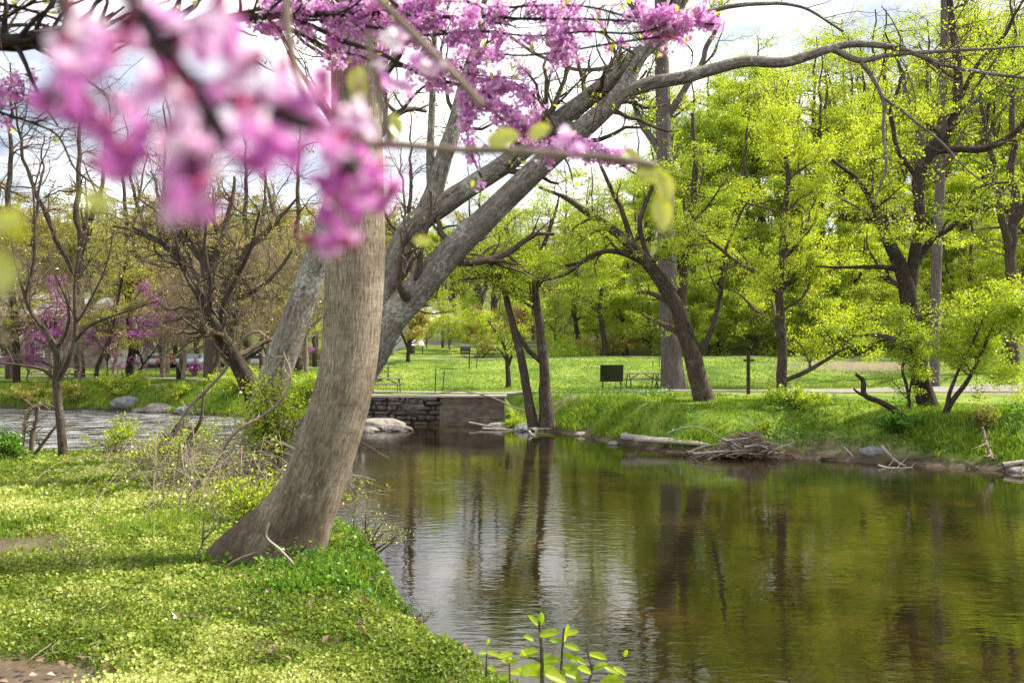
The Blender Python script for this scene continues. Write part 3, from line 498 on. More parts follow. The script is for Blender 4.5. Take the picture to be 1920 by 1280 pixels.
build_tree('split_sapling', 'small dark V-shaped stems leaning right beside the crooked tree', [
  lp([(1766, 795, 16), (1774, 770, 13), (1790, 745, 10), (1812, 718, 8), (1832, 680, 6), (1870, 600, 4), (1900, 560, 2)], Y, 26, .03, 1), lp([(1774, 768, 9), (1782, 735, 7), (1800, 690, 5), (1830, 630, 4), (1850, 580, 2)], Y, 26, .03, 2)],
  [dict(n=26, t0=.35, t1=1, ang=(40, 80), ln=(.8, 2.2), K=7, wig=.2, up=.05), dict(n=120, t0=.15, t1=1, ang=(30, 65), ln=(.4, 1.1), K=6), dict(n=420, t0=.15, t1=1, ang=(30, 65), ln=(.2, .6), K=5, rmin=.004)], LF(9500, .08), 'bark_dark', 26)
Y = 28.2
build_tree('snapped_branch', 'bare broken limb with an upturned end lying on the grass left of the crooked tree', [lp([(1712, 795, 13), (1690, 778, 13), (1655, 755, 11), (1620, 738, 10), (1617, 712, 9), (1604, 702, 5)], Y, 26, .02, 1), lp([(1618, 740, 7), (1608, 735, 5), (1600, 728, 3)], Y, 26)], [], None, 'bark_dark', 27, cat='branch')
Y = 28.8
build_tree('thin_vine_stem', 'thin crooked stem climbing in front of the crooked tree', [lp([(1700, 800, 8), (1705, 770, 6), (1700, 720, 6), (1692, 690, 5), (1706, 650, 4), (1700, 600, 3)], Y, 26, .04, 1), lp([(1704, 745, 4), (1712, 700, 4), (1708, 640, 3)], Y, 26, .04, 2)], [dict(n=30, t0=.2, t1=1, ang=(40, 80), ln=(.4, 1.2), K=6), dict(n=90, t0=.1, t1=1, ang=(30, 70), ln=(.2, .5), K=5)], LF(2600, .08), 'bark_dark', 28, cat='stem')
Y = 46.
build_tree('grey_pole_tree', 'tall straight grey trunk behind the crooked tree by the lower path', [lp([(1752, 745, 24), (1752, 720, 20), (1753, 600, 19), (1760, 400, 18), (1768, 200, 16), (1772, 0, 13), (1775, -200, 7)], Y, 26, .05, 1), lp([(1764, 330, 10), (1720, 240, 8), (1690, 130, 5)], Y, 26, .2, 2), lp([(1766, 260, 10), (1830, 190, 8), (1880, 90, 5)], Y, 26, .2, 3)], LV(.7, 1.2), LF(5000, .11), 'bark_grey', 29)
Y = 47.
build_tree('lawn_sapling', 'small open-crowned sapling standing alone on the lawn behind the stone wall', [lp([(953, 735, 14), (953, 715, 10), (952, 690, 9), (949, 660, 6), (935, 630, 4), (915, 600, 2)], Y, 26, .03, 1), lp([(952, 690, 6), (962, 660, 5), (975, 620, 3), (985, 580, 2)], Y, 26, .03, 2), lp([(951, 680, 4), (940, 660, 3), (930, 650, 2)], Y, 26)], [dict(n=24, t0=.4, t1=1, ang=(30, 70), ln=(.6, 1.6), K=6), dict(n=100, t0=.2, t1=1, ang=(30, 70), ln=(.3, .8), K=5, rmin=.005)], LF(1500, .09), 'bark_dark', 30)
Y = 58.
build_tree('forked_lawn_tree', 'small dark forked tree near the white building with russet young leaves', [lp([(765, 690, 10), (765, 670, 8), (768, 645, 7), (780, 620, 4), (795, 590, 2)], Y, 26, .03, 1), lp([(766, 655, 5), (755, 630, 4), (745, 600, 2)], Y, 26, .03, 2)], [dict(n=24, t0=.4, t1=1, ang=(30, 70), ln=(.8, 2), K=6), dict(n=120, t0=.2, t1=1, ang=(30, 70), ln=(.4, 1), K=5, rmin=.008)], LF(2200, .13, 'leaf_ochre'), 'bark_dark', 31)
# left bank trees
Y = 49.
build_tree('tangled_tree', 'stout tree with a dense tangle of bare twigs across the river at left', [
  lp([(398, 765, 38), (397, 735, 32), (398, 680, 31), (402, 620, 30), (395, 560, 27), (385, 500, 20), (375, 440, 14), (365, 370, 8)], Y, 26, .1, 1),
  lp([(395, 560, 16), (360, 510, 14), (320, 465, 11), (270, 440, 8), (210, 425, 4)], Y, 26, .2, 2), lp([(400, 590, 16), (432, 520, 14), (470, 460, 11), (520, 415, 8), (560, 370, 4)], Y, 26, .2, 3),
  lp([(392, 540, 14), (410, 470, 11), (430, 400, 9), (440, 330, 5)], Y, 26, .2, 4), lp([(388, 500, 12), (340, 430, 10), (300, 370, 7), (280, 320, 4)], Y, 26, .2, 5), lp([(402, 600, 14), (450, 560, 11), (500, 530, 8), (550, 470, 4)], Y, 26, .2, 6)],
  [dict(n=70, t0=.2, t1=1, ang=(30, 80), ln=(2.4, 5), K=9, wig=.3, up=0.04, rr=.5), dict(n=420, t0=.1, t1=1, ang=(30, 75), ln=(1.2, 2.8), K=8, wig=.3, rr=.6, rmin=.011), dict(n=2600, t0=.1, t1=1, ang=(30, 75), ln=(.5, 1.6), K=6, wig=.25, rmin=.007)], LF(2600, .10, 'leaf_ochre', .1), 'bark_mid', 32, tw='twig')
Y = 13.2
build_tree('slanting_tree', 'dark vine-draped trunk slanting up to the left beside the lichen-spotted trunk', [
  lp([(500, 900, 60), (492, 840, 50), (484, 780, 42), (470, 725, 34), (446, 680, 30), (420, 640, 27), (398, 600, 22), (370, 540, 16), (340, 490, 12), (300, 450, 8), (250, 425, 4)], Y, 30, .05, 1),
  lp([(415, 630, 12), (420, 580, 11), (440, 530, 9), (470, 470, 7), (490, 400, 4)], Y, 30, .06, 2), lp([(392, 590, 10), (398, 530, 8), (385, 460, 6), (390, 390, 3)], Y, 30, .06, 3), lp([(340, 490, 7), (330, 440, 5), (300, 400, 4), (260, 370, 2)], Y, 30, .06, 4)],
  [dict(n=30, t0=.3, t1=1, ang=(30, 80), ln=(.6, 1.6), K=8, wig=.3), dict(n=160, t0=.1, t1=1, ang=(30, 75), ln=(.3, 1.), K=7, wig=.3), dict(n=420, t0=.1, t1=1, ang=(30, 75), ln=(.15, .5), K=5, rmin=.002)], LF(700, .03, 'leaf_ochre', .03), 'bark_dark', 33, rough=.2)
Y = 15.8
build_tree('bank_sapling', 'young brown sapling with many upright forks at the left edge of the near bank', [
  lp([(118, 900, 20), (117, 850, 17), (112, 780, 15), (106, 712, 14), (106, 660, 12), (92, 630, 10), (70, 600, 9), (52, 570, 8), (62, 500, 6), (66, 420, 5), (60, 330, 3)], Y, 30, .02, 1),
  lp([(108, 712, 12), (122, 690, 10), (138, 650, 9), (142, 610, 8), (140, 570, 6), (145, 500, 5), (162, 430, 4), (160, 330, 2)], Y, 30, .02, 2),
  lp([(106, 655, 8), (122, 628, 6), (130, 590, 5), (124, 560, 4), (110, 530, 3), (90, 480, 2)], Y, 30, .02, 3), lp([(140, 640, 6), (170, 610, 5), (220, 590, 4), (290, 565, 2)], Y, 30, .03, 4),
  lp([(103, 712, 7), (85, 695, 6), (50, 685, 5), (0, 680, 4), (-60, 670, 3)], Y, 30, .03, 5), lp([(52, 575, 5), (30, 500, 4), (20, 430, 3), (10, 360, 2)], Y, 30, .03, 6), lp([(140, 610, 5), (170, 560, 4), (200, 500, 3), (215, 430, 2)], Y, 30, .03, 7)],
  [dict(n=40, t0=.3, t1=1, ang=(25, 60), ln=(.6, 1.8), K=8, wig=.18, up=.15), dict(n=160, t0=.1, t1=1, ang=(25, 60), ln=(.3, .9), K=7, wig=.22, rmin=.003)], None, 'bark_mid', 34, tw='twig')
for i, (px, pb, wd_, Yd, lab, pth) in enumerate([(243, 725, 15, 56, 'dark straight trunk beside the picnic table across the river', [(243, 690), (248, 640), (240, 590), (238, 500), (235, 400), (230, 330)]),
    (182, 740, 8, 52, 'slim dark trunk leaning right in front of the stone house', [(182, 690), (200, 650), (215, 600), (225, 540), (240, 470)]), (30, 735, 14, 53, 'shaded trunk at the far left edge across the river', [(32, 690), (28, 620), (20, 520), (10, 420)])]):
    build_tree('bare_tree', lab, [lp([(px, pb+20, wd_*1.3), (px, pb, wd_)]+[(a, b_, wd_*(1-.13*k)) for k, (a, b_) in enumerate(pth)], Yd, 26, .1, i)], LV(.6, 1.1), LF(3000, .13, 'leaf_olive'), 'bark_dark', 40+i)
# low leafy bush on the near bank by the river at left
def bush(name, label, px, py, Y, wpx, hpx, n, s, m, seed, stems=14, cat='bush', group=None, z0=None, tw='twig'):
    rng = np.random.default_rng(seed); c = PP(px, py, Y); c[2] = float(H(c[0], c[1]))-.05 if z0 is None else z0
    Wm, Hm = wpx*Y/FX/2, hpx*Y/FX; P = []; R = []
    for k in range(stems):
        a = rng.random()*6.28; r = rng.random()**.5; e = c+np.array([math.cos(a)*r*Wm, math.sin(a)*r*Wm*.8, Hm*rng.uniform(.6, 1)*(1-.45*r*r)])
        P.append(smooth_path([c+rng.normal(size=3)*[.1*Wm, .1*Wm, 0], c*.5+e*.5+rng.normal(size=3)*.12*Wm+np.array([0, 0, .1*Hm]), e], 10)); R.append(np.linspace(.006+.012*Hm, .003, 10))
    root = thing(name, label, cat, c, group); P = np.array(P); R = np.array(R); b = MB(); tubes(b, P, R, 5)
    P2, R2 = spawn(rng, P, R, stems*9, .2, 1, (30, 75), (.25*Hm, .6*Hm), K=6, rmin=.003); tubes(b, P2, R2, 3); b.build('stems', M[tw], root)
    l = MB(); cs = on_twigs(rng, P2, n, .035*Hm+.02, .2, 4); leaves(l, cs, s*rng.uniform(.6, 1.2, len(cs)), rng); l.build('leaves', M[m], root, smooth=False); return root
bush('leafy_bush', 'low yellow-green bush at the water edge in front of the tangled tree', 352, 860, 17, 110, 120, 2600, .06, 'leaf_bright', 51)
bush('leafy_bush', 'bright vine leaves clinging round the foot of the lichen-spotted trunk', 520, 840, 11.7, 130, 230, 4200, .045, 'leaf_bright', 52, 20)
bush('leafy_bush', 'small yellow-green shrub just left of the big trunk base', 478, 985, 7.8, 150, 120, 2600, .032, 'leaf_bright', 53, 18)
bush('leafy_bush', 'yellow-flecked shrub behind the sapling at the left waterline', 215, 870, 16.5, 110, 90, 1500, .05, 'leaf_bright', 54)
bush('leafy_bush', 'pale green shrub between the brambles and the sapling', 300, 905, 14, 120, 70, 1500, .045, 'leaf_bright', 55)
bush('leafy_bush', 'thin drooping sprigs over the water right of the trunk base', 690, 1075, 7.3, 150, 95, 500, .02, 'leaf_bright', 57, 12)
bush('leafy_bush', 'small green sprigs on the bank edge below the trunk', 765, 1150, 6.3, 120, 70, 500, .018, 'weed', 58, 12)
bush('leafy_bush', 'fine weeds at the bank edge left of the foreground saplings', 850, 1235, 5.5, 110, 60, 500, .017, 'leaf_bright', 59, 12)
bush('leafy_bush', 'green clump at the left edge of the near bank', 12, 900, 15, 110, 70, 2600, .06, 'weed', 56)
for i, (px, py, Yd, w_, h_, n, m_, lab) in enumerate([(215, 745, 50, 170, 55, 5200, 'leaf_bright', 'yellow-leaved bank shrub left of the boulder across the river'), (60, 750, 50.5, 150, 50, 4200, 'leaf_olive', 'olive scrub on the far bank at the left edge'), (140, 752, 50, 110, 45, 3000, 'leaf_olive', 'low olive shrub between the two yellow bank shrubs'),
     (450, 760, 46, 120, 55, 3600, 'leaf_bright', 'green shrub on the far bank behind the slanting trunk'), (580, 765, 43.5, 90, 50, 2600, 'leaf_green', 'green shrub at the left end of the stone wall'), (335, 752, 47.5, 60, 35, 1500, 'leaf_bright', 'small yellow shrub right of the dirt slope'),
     (1490, 770, 31, 130, 50, 3000, 'leaf_bright', 'yellow-green shrub round the foot of the slender tree'), (1430, 800, 29, 50, 24, 700, 'leaf_bright', 'tiny bright sprout above the driftwood pile'), (1850, 790, 26, 44, 60, 1100, 'leaf_olive', 'round olive shrub near the water at the right edge'), (1700, 800, 27.2, 120, 40, 2600, 'weed', 'dark green clump below the crooked tree'),
     (970, 785, 37.6, 60, 45, 2200, 'leaf_bright', 'bright weeds at the foot of the twin trunks'), (1140, 662, 66, 190, 55, 4000, 'leaf_ochre', 'tan bare thicket behind the upper path'), (900, 655, 68, 150, 40, 2200, 'leaf_olive', 'olive hedge beside the car park drive')]):
    bush('far_shrub', lab, px, py, Yd, w_, h_, n, .09 if Yd < 60 else .14, m_, 60+i, stems=12)
# ------------------------------------------------------------------ background trees, few shapes copied many times
def proto(name, seed, hgt, spread, nleaf, ls, m, bark, open_=.35, lab='', tws=1, tm='twig'):
    rng = np.random.default_rng(seed); tr = [smooth_path([(0, 0, -.5), (.15, 0, hgt*.25), (-.1, .1, hgt*.55), (.1, 0, hgt*.97)], 26, .35, seed)]; r0 = hgt*.017
    lim = [(tr[0], r0*(1-.88*np.linspace(0, 1, 26)))]
    for k in range(3):
        z0 = hgt*rng.uniform(.2, .45); a = rng.random()*6.28; i = int(z0/hgt*25); p0 = tr[0][i]; e = np.array([math.cos(a)*spread*.7, math.sin(a)*spread*.7, hgt*rng.uniform(.7, .9)])
        lim.append((smooth_path([p0, p0*.5+e*.5+np.array([math.cos(a), math.sin(a), 0])*spread*.15, e], 26, .3, seed+k), r0*.6*(1-.85*np.linspace(0, 1, 26))))
    return build_tree(name, lab, lim, [dict(n=40, t0=open_, t1=1, ang=(35, 80), ln=(spread*.5, spread*1.05), K=8, wig=.22, up=.12), dict(n=240, t0=.15, t1=1, ang=(30, 65), ln=(spread*.22, spread*.5), K=6, rmin=.014, flat=.5), dict(n=int(900*tws), t0=.1, t1=1, ang=(25, 65), ln=(spread*.1, spread*(.26 if tws == 1 else .4)), K=5, rmin=.010 if tws == 1 else .008, flat=.45 if tws == 1 else 1)],
        dict(n=nleaf, s=ls, m=m, spread=.22, n2=nleaf//4, clump=6) if nleaf else None, bark, seed, base=np.array([0, 0, 0.]), sides=9, tw=tm)[0]
pr = {'g0': proto('woodland_tree', 101, 21, 5.4, 34000, .165, 'leaf_bright', 'bark_mid', .22), 'g1': proto('woodland_tree', 102, 23, 5.6, 26000, .165, 'leaf_green', 'bark_dark', .25), 'g2': proto('woodland_tree', 103, 15, 5.0, 30000, .155, 'leaf_bright', 'bark_dark', .15),
      'b0': proto('woodland_tree', 104, 24, 6, 11000, .15, 'leaf_bright', 'bark_mid', .25), 'o0': proto('woodland_tree', 105, 21, 6, 16000, .20, 'leaf_olive', 'bark_mid', .2), 'o1': proto('woodland_tree', 106, 20, 6, 16000, .20, 'leaf_ochre', 'bark_mid', .2),
      'p0': proto('far_redbud', 107, 7, 3.0, 2600, .16, 'pink_far', 'bark_dark', .2), 'r0': proto('red_shrub', 108, 5, 2.4, 3000, .16, 'red_far', 'bark_dark', .1), 'u0': proto('understory_tree', 109, 7, 4.0, 15000, .12, 'leaf_bright', 'bark_dark', .12), 'tw': proto('twiggy_tree', 111, 11, 4.6, 3500, .10, 'leaf_ochre', 'twig_tan', .1, tws=3.4, tm='twig_tan'), 'bare': proto('bare_woodland_tree', 110, 22, 6, 0, .1, 'leaf_bright', 'bark_mid', .2)}
used = {}
def put(key, px, Y, scale=1., lab=None, cat=None, group=None, rot=None):
    x = (px-960)/FX*Y; loc = (x, Y, float(H(x, Y))-.1); rot = rng.random()*6.28 if rot is None else rot
    if key not in used: used[key] = o = pr[key]; o.location = loc; o.rotation_euler = (0, 0, rot); o.scale = (scale,)*3
    else: o = dup(pr[key], loc, rot, None, scale)
    if lab: o['label'] = lab
    if cat: o['category'] = cat
    if group: o['group'] = group
    return o
rng = np.random.default_rng(77)
LB = {'g0': 'bright yellow-green tree in the wood on the slope above the upper path', 'g1': 'fresh green tall tree in the wood on the slope above the upper path', 'g2': 'low-crowned yellow-green tree at the lower edge of the sloping wood', 'b0': 'thinly leaved tall tree with bare twigs in the sloping wood', 'u0': 'small spreading yellow-green tree under the taller trees of the slope'}
spots = [('b0', 1110, 92, .75), ('b0', 1195, 90, .85), ('b0', 1000, 100, .7), ('b0', 1770, 92, 1.35), ('g0', 1850, 104, 1.4), ('b0', 1940, 90, 1.35), ('g0', 1740, 106, 1.3), ('b0', 1640, 92, 1.3),  ('u0', 1270, 64.4, .7), ('u0', 1420, 64, .75), ('u0', 1490, 63.8, .7), ('u0', 1330, 64.2, .7), ('u0', 1640, 64, .75), ('u0', 1860, 64, .8), ('g2', 1345, 66, .8), ('g0', 1400, 70, 1), ('g2', 1480, 66.5, .85), ('b0', 1540, 71, 1), ('g2', 1600, 66, .8), ('g0', 1680, 70, .95), ('g2', 1820, 66, .9), ('g2', 1900, 68, .9), ('g0', 1990, 66, 1), ('u0', 1220, 66, .95), ('u0', 1165, 72, 1), ('g1', 1300, 74, 1), ('g0', 1270, 84, .7), ('u0', 1700, 64.6, .8), ('u0', 1560, 64.5, .8),
  ('g0', 1380, 82, 1.1), ('b0', 1460, 84, 1.05), ('b0', 1530, 80, 1.1), ('g0', 1588, 86, .9), ('b0', 1660, 78, 1.2), ('b0', 1740, 84, 1.2), ('g1', 1780, 76, 1.1), ('b0', 1850, 80, 1.15), ('b0', 1920, 84, 1.1), ('b0', 1960, 76, 1.2), ('b0', 1420, 96, 1.2), ('b0', 1500, 98, 1.1), ('b0', 1580, 100, 1.3), ('b0', 1690, 98, 1.2), ('b0', 1808, 98, 1.4), ('b0', 1900, 98, 1.4), ('b0', 1990, 98, 1.2), ('b0', 1330, 98, 1.1), ('g1', 1210, 100, .55), ('b0', 1270, 110, .7), ('g1', 1140, 104, .5), ('g0', 1070, 108, .45), ('u0', 1120, 76, .7), ('u0', 1040, 84, .7), ('u0', 980, 92, .7)]
LM = [(800, 'the stakes on the lawn'), (953, 'the lawn sapling'), (1020, 'the twin trunks'), (1147, 'the black information panel'), (1203, 'the picnic table'), (1262, 'the broad straight trunk'), (1330, 'the bending tree'), (1403, 'the trail post'), (1467, 'the slender tree'), (1550, 'the mud beach'), (1640, 'the snapped branch'), (1740, 'the crooked tree'), (1820, 'the V-shaped stems'), (1900, 'the bare patch near the right edge'), (1990, 'the right edge of the picture')]
LN = [(-60, 'the left edge of the picture'), (30, 'the left part of the stone house'), (110, 'the bank sapling'), (200, 'the right end of the stone house'), (255, 'the pale wing'), (330, 'the litter bin'), (398, 'the tangled tree'), (470, 'the slanting trunk'), (560, 'the lichen-spotted trunk'), (640, 'the big foreground trunk'), (730, 'the near picnic table by the wall'), (780, 'the white building'), (880, 'the charcoal grill'), (953, 'the lawn sapling'), (1060, 'the gap right of the twin trunks')]
seen_lab = {}
def wlab(kind, px, Yd, lm, cuts):
    row = 'front row' if Yd < cuts[0] else 'second row' if Yd < cuts[1] else 'third row' if Yd < cuts[2] else 'fourth row' if Yd < cuts[3] else 'back row'
    return kind+', '+row+' behind '+min(lm, key=lambda q: abs(q[0]-px))[1]
for k, px, Yd, s in spots: put(k, px, Yd, s, wlab({'g0': 'bright yellow-green tree', 'g1': 'fresh green tall tree', 'g2': 'low-crowned yellow-green tree', 'b0': 'thinly leaved tall tree', 'u0': 'small spreading yellow-green tree'}[k], px, Yd, LM, (65.5, 75, 90, 96.5)), 'tree', 'trees of the sloping wood')
for px, Yd, s, lab in [(30, 56, .8, 'twiggy tan tree at the left edge on the far bank'), (95, 64, .9, 'twiggy tan tree screening the stone house behind the bank sapling'), (150, 53, .6, 'low twiggy tan tree left of the slim leaning trunk'), (305, 62, .9, 'twiggy tan tree left of the litter bin'), (345, 54, .75, 'twiggy tan tree between the litter bin and the tangled tree'), (440, 53, .85, 'twiggy tan tree right of the tangled tree'), (500, 60, 1, 'tall twiggy tan tree behind the slanting trunk'), (575, 56, .85, 'twiggy tan tree just left of the big trunk'), (735, 70, .8, 'fine-twigged tree behind the near limbs right of the big trunk'), (215, 70, .9, 'twiggy tan tree in front of the pale wing'), (400, 66, 1, 'twiggy tan tree farther back behind the tangled tree'), (-30, 52, .9, 'twiggy tan tree cut by the left edge of the picture')]: put('tw', px, Yd, s, lab, 'tree')
LO = {'o0': 'olive budding tree on the hillside behind the house', 'o1': 'ochre budding tree on the hillside behind the house', 'b0': 'thin greenish tree on the hillside behind the lawn', 'g0': 'yellow-green tree at the foot of the far hillside'}
for k, px, Yd, s in [('o1', 60, 102, 1), ('o0', 160, 103, 1.05), ('o1', 250, 105, 1), ('o0', 330, 99, .9), ('o1', 415, 98, .95), ('o0', 520, 96, .9), ('o0', 20, 108, 1), ('o1', 110, 112, 1), ('o0', 200, 114, 1), ('o1', 300, 110, 1), ('o0', 370, 106, .95), ('o1', 450, 104, 1), ('o0', 540, 110, 1), ('o1', 590, 100, .9), ('o0', 720, 112, .9), ('g0', 800, 106, .7), ('o1', 760, 122, .9), ('o0', 870, 116, .8), ('b0', 930, 112, .8), ('o0', 990, 118, .8), ('b0', 1060, 120, .9), ('o1', 340, 88, .7), ('o0', 490, 86, .75), ('g0', 560, 84, .6), ('o1', -60, 100, 1.1), ('g0', 830, 84, .45), ('g0', 770, 96, .45)]:
    put(k, px, Yd, s, wlab({'o0': 'olive budding hillside tree', 'o1': 'ochre budding hillside tree', 'b0': 'thin greenish hillside tree', 'g0': 'yellow-green hillside tree'}[k], px, Yd, LN, (95, 105, 111.5, 117)), 'tree', 'trees of the far hillside')
for px, Yd, s, lab in [(105, 55, .85, 'pink redbud in front of the stone house roof'), (262, 54, .8, 'pink redbud beside the pale gable wing'), (50, 56, .45, 'low pink redbud below the white-framed window'), (200, 60, .6, 'pink redbud between the house and its pale wing'), (560, 100, .6, 'small reddish-pink tree seen between the left trunks')]:
    put('p0', px, Yd, s, lab, 'redbud')
for px, Yd, s, lab in [(900, 86, .8, 'red-leaved shrub left of the twin trunks'), (975, 84, .75, 'crimson shrub seen just behind the twin trunks')]: put('r0', px, Yd, s, lab, 'shrub')
for px, Yd, s, lab in [(110, 40, 0, ''), ]: pass
for px, Yd, s, lab in [(20, 60, 1.05, 'tall bare-twigged tree at the far left edge'), (150, 64, 1.1, 'tall bare tree behind the bank sapling'), (310, 72, 1.1, 'tall bare tree behind the litter bin'), (460, 66, 1.0, 'tall bare tree behind the vine-draped trunk'), (560, 70, 1.05, 'bare tree seen left of the big trunk'), (770, 74, 1.0, 'bare tree whose twigs show right of the big trunk'), (1900, 52, 1.1, 'bare tall tree at the right edge by the lower path')]: put('bare', px, Yd, s, lab, 'tree')
put('bare', 900, 96, 1., 'faint bare tree above the white building', 'tree')
for px, Yd, s, lab in [(842, 79, .62, 'light green young tree in front of the tan wall of the white building'), (800, 82, .5, 'small light green tree at the corner of the white building'), (905, 78, .5, 'light green shrub tree left of the red-leaved shrub')]: put('u0', px, Yd, s, lab, 'tree')
# two thin trunks right behind the upper path
for px, Yd, lab in [(1133, 63.6, 'thin dark trunk just above the upper path'), (1172, 66, 'leaning thin trunk above the upper path'), (1085, 70, 'slight trunk among the hedge above the upper path')]:
    build_tree('path_tree', lab, [lp([(px, 680, 13), (px, 655, 11), (px-4, 610, 9), (px-10, 560, 8), (px+4, 500, 5), (px, 430, 3)], Yd, 26, .2, px)], [dict(n=26, t0=.3, t1=1, ang=(35, 75), ln=(1.5, 3.6), K=7, wig=.22), dict(n=150, t0=.15, t1=1, ang=(30, 65), ln=(.7, 1.8), K=6, rmin=.008)], LF(4200, .14), 'bark_dark', px)
# far-off woodland on the hill crests, one mass
b = MB(); bw = MB(); n = 900; y = 112+120*rng.random(n)**1.2; x = ((-300+2600*rng.random(n))-960)/FX*y; z = H(x, y); hh = rng.uniform(11, 18, n)*np.where(x > 0, .55, 1)*np.where((x > -18)&(x < 20), .6, 1)
P = np.stack([np.stack([x, y, z-.3], 1), np.stack([x+rng.normal(size=n)*.4, y, z+hh*.55], 1), np.stack([x+rng.normal(size=n)*.8, y, z+hh], 1)], 1)
tubes(bw, P, np.stack([hh*.016, hh*.01, hh*.003], 1), 4); P2, R2 = spawn(rng, P, np.stack([hh*.016, hh*.01, hh*.003], 1), 9000, .35, 1, (30, 75), (2, 5), K=5, rmin=.02); tubes(bw, P2, R2, 3)
c = on_twigs(rng, P2, 90000, .5, .1, 5); leaves(b, c, .5, rng)
fw = tag(bw.build('far_woodland', M['bark_mid']), 'hazy budding woodland along the crest of the far hill', 'woodland', kind='stuff'); b.build('foliage', M['leaf_olive'], fw, smooth=False)
# ------------------------------------------------------------------ stone wall
rng = np.random.default_rng(5)
M['stone'] = plain('stone', (.035, .030, .026), (.17, .145, .12), .9, 3.0, .1, .8, bd=.03)
M['concrete'] = plain('concrete', (.075, .058, .045), (.20, .165, .13), .9, 2.2, .1, .4, bd=.02, zs=2)
M['coping'] = plain('coping', (.34, .30, .25), (.52, .47, .40), .9, 4, .1, .2)
M['rock'] = plain('rock', (.13, .112, .095), (.34, .305, .27), .85, 5, .2, .7, bd=.04)
M['rock_grey'] = plain('rock_grey', (.10, .10, .10), (.28, .28, .27), .85, 5, .2, .6, bd=.04)
M['metal_black'] = plain('metal_black', (.012, .012, .014), (.022, .022, .024), .45, 20, .5)
M['wood_dark'] = plain('wood_dark', (.035, .026, .02), (.075, .058, .045), .8, 12, .2, .3)
M['wood_grey'] = plain('wood_grey', (.17, .14, .115), (.32, .275, .23), .8, 10, .2, .3)
M['white'] = plain('white', (.72, .72, .71), (.8, .8, .8), .6, 3)
WX0, WX1, WY = -9.3, -.35, 39.55
wl = thing('retaining_wall', 'old stone and concrete retaining wall at the river edge with a pale coping', 'wall', (-5, WY, 0))
b = MB()
zr = [-.3, -.02, .2, .47, .66, .92, 1.10, 1.30]
for r in range(7):
    z0 = zr[r]; x = WX0+rng.random()*.1
    while x < -3.1+rng.normal()*.25:
        w_ = rng.uniform(.18, .95); h_ = (zr[r+1]-zr[r])*rng.uniform(.75, 1.12); d_ = rng.uniform(.26, .46)
        S = []
        for q, yy in enumerate((0, .6, .9, 1)):
            f = [1, 1, .93, .72][q]; pts = []
            for a in np.arange(12)*np.pi/6+rng.normal(size=12)*.12:
                cx, cz = math.cos(a), math.sin(a); k = rng.uniform(.86, 1.02)/max(abs(cx), abs(cz))**.9; pts.append((x+w_/2+cx*k*w_/2*.97*f, WY+.28-d_*yy, z0+h_/2+cz*k*h_/2*.95*f))
            S.append(pts)
        loft(b, S); x += w_
box(b, ((WX0-3.1)/2-.2, WY+.34, .55), (5.9, .3, 1.45)); b.build('stone_face', M['stone'], wl)
b = MB(); n = 40; xs = np.linspace(-3.35, WX1, n); zs = np.linspace(-.3, 1.28, 12); X, Z = np.meshgrid(xs, zs); Yw = WY+.02-.10*(1-Z/1.3)+.09*fbm(X*1.4, Z*2.2, 91)
i = np.arange(n*12).reshape(12, n); b.add(np.stack([X, Yw, Z], -1), np.stack([i[:-1, :-1], i[:-1, 1:], i[1:, 1:], i[1:, :-1]], -1).reshape(-1, 4)); box(b, (-1.85, WY+.36, .48), (2.9, .4, 1.55)); b.build('concrete_section', M['concrete'], wl)
b = MB(); n = 90; S = []
for x in np.linspace(WX0, WX1+.1, n):
    j = .02*fbm(x*3, 0, 92); S.append([(x, WY-.09+j, 1.285+j), (x, WY-.10+j, 1.375+j*.5), (x, WY+.62, 1.385+j), (x, WY+.62, 1.25)])
loft(b, S); b.build('coping', M['coping'], wl, smooth=False)
# ------------------------------------------------------------------ rocks
def rock(label, c, s, seed, m='rock', flat=.6, rz=0., cat='rock', group=None):
    nU, nV = 22, 14; u = np.linspace(0, 2*np.pi, nU, endpoint=False); v = np.linspace(.05, np.pi-.05, nV); U, V = np.meshgrid(u, v)
    D = np.stack([np.cos(U)*np.sin(V), np.sin(U)*np.sin(V), np.cos(V)], -1); k = 1+.55*fbm(D[..., 0]*1.6+seed*3, D[..., 1]*1.6+D[..., 2]*1.3, 93+seed)
    k = np.minimum(k, .92/np.maximum(np.abs(D@np.array([.8, .1, .6])), .5)); D = D*k[..., None]*np.array(s); cz, sz = math.cos(rz), math.sin(rz)
    D = np.stack([D[..., 0]*cz-D[..., 1]*sz, D[..., 0]*sz+D[..., 1]*cz, D[..., 2]], -1); b = MB(); loft(b, D+np.array(c)); o = b.build('rock', M[m], loc=c, smooth=False); return tag(o, label, cat, group)
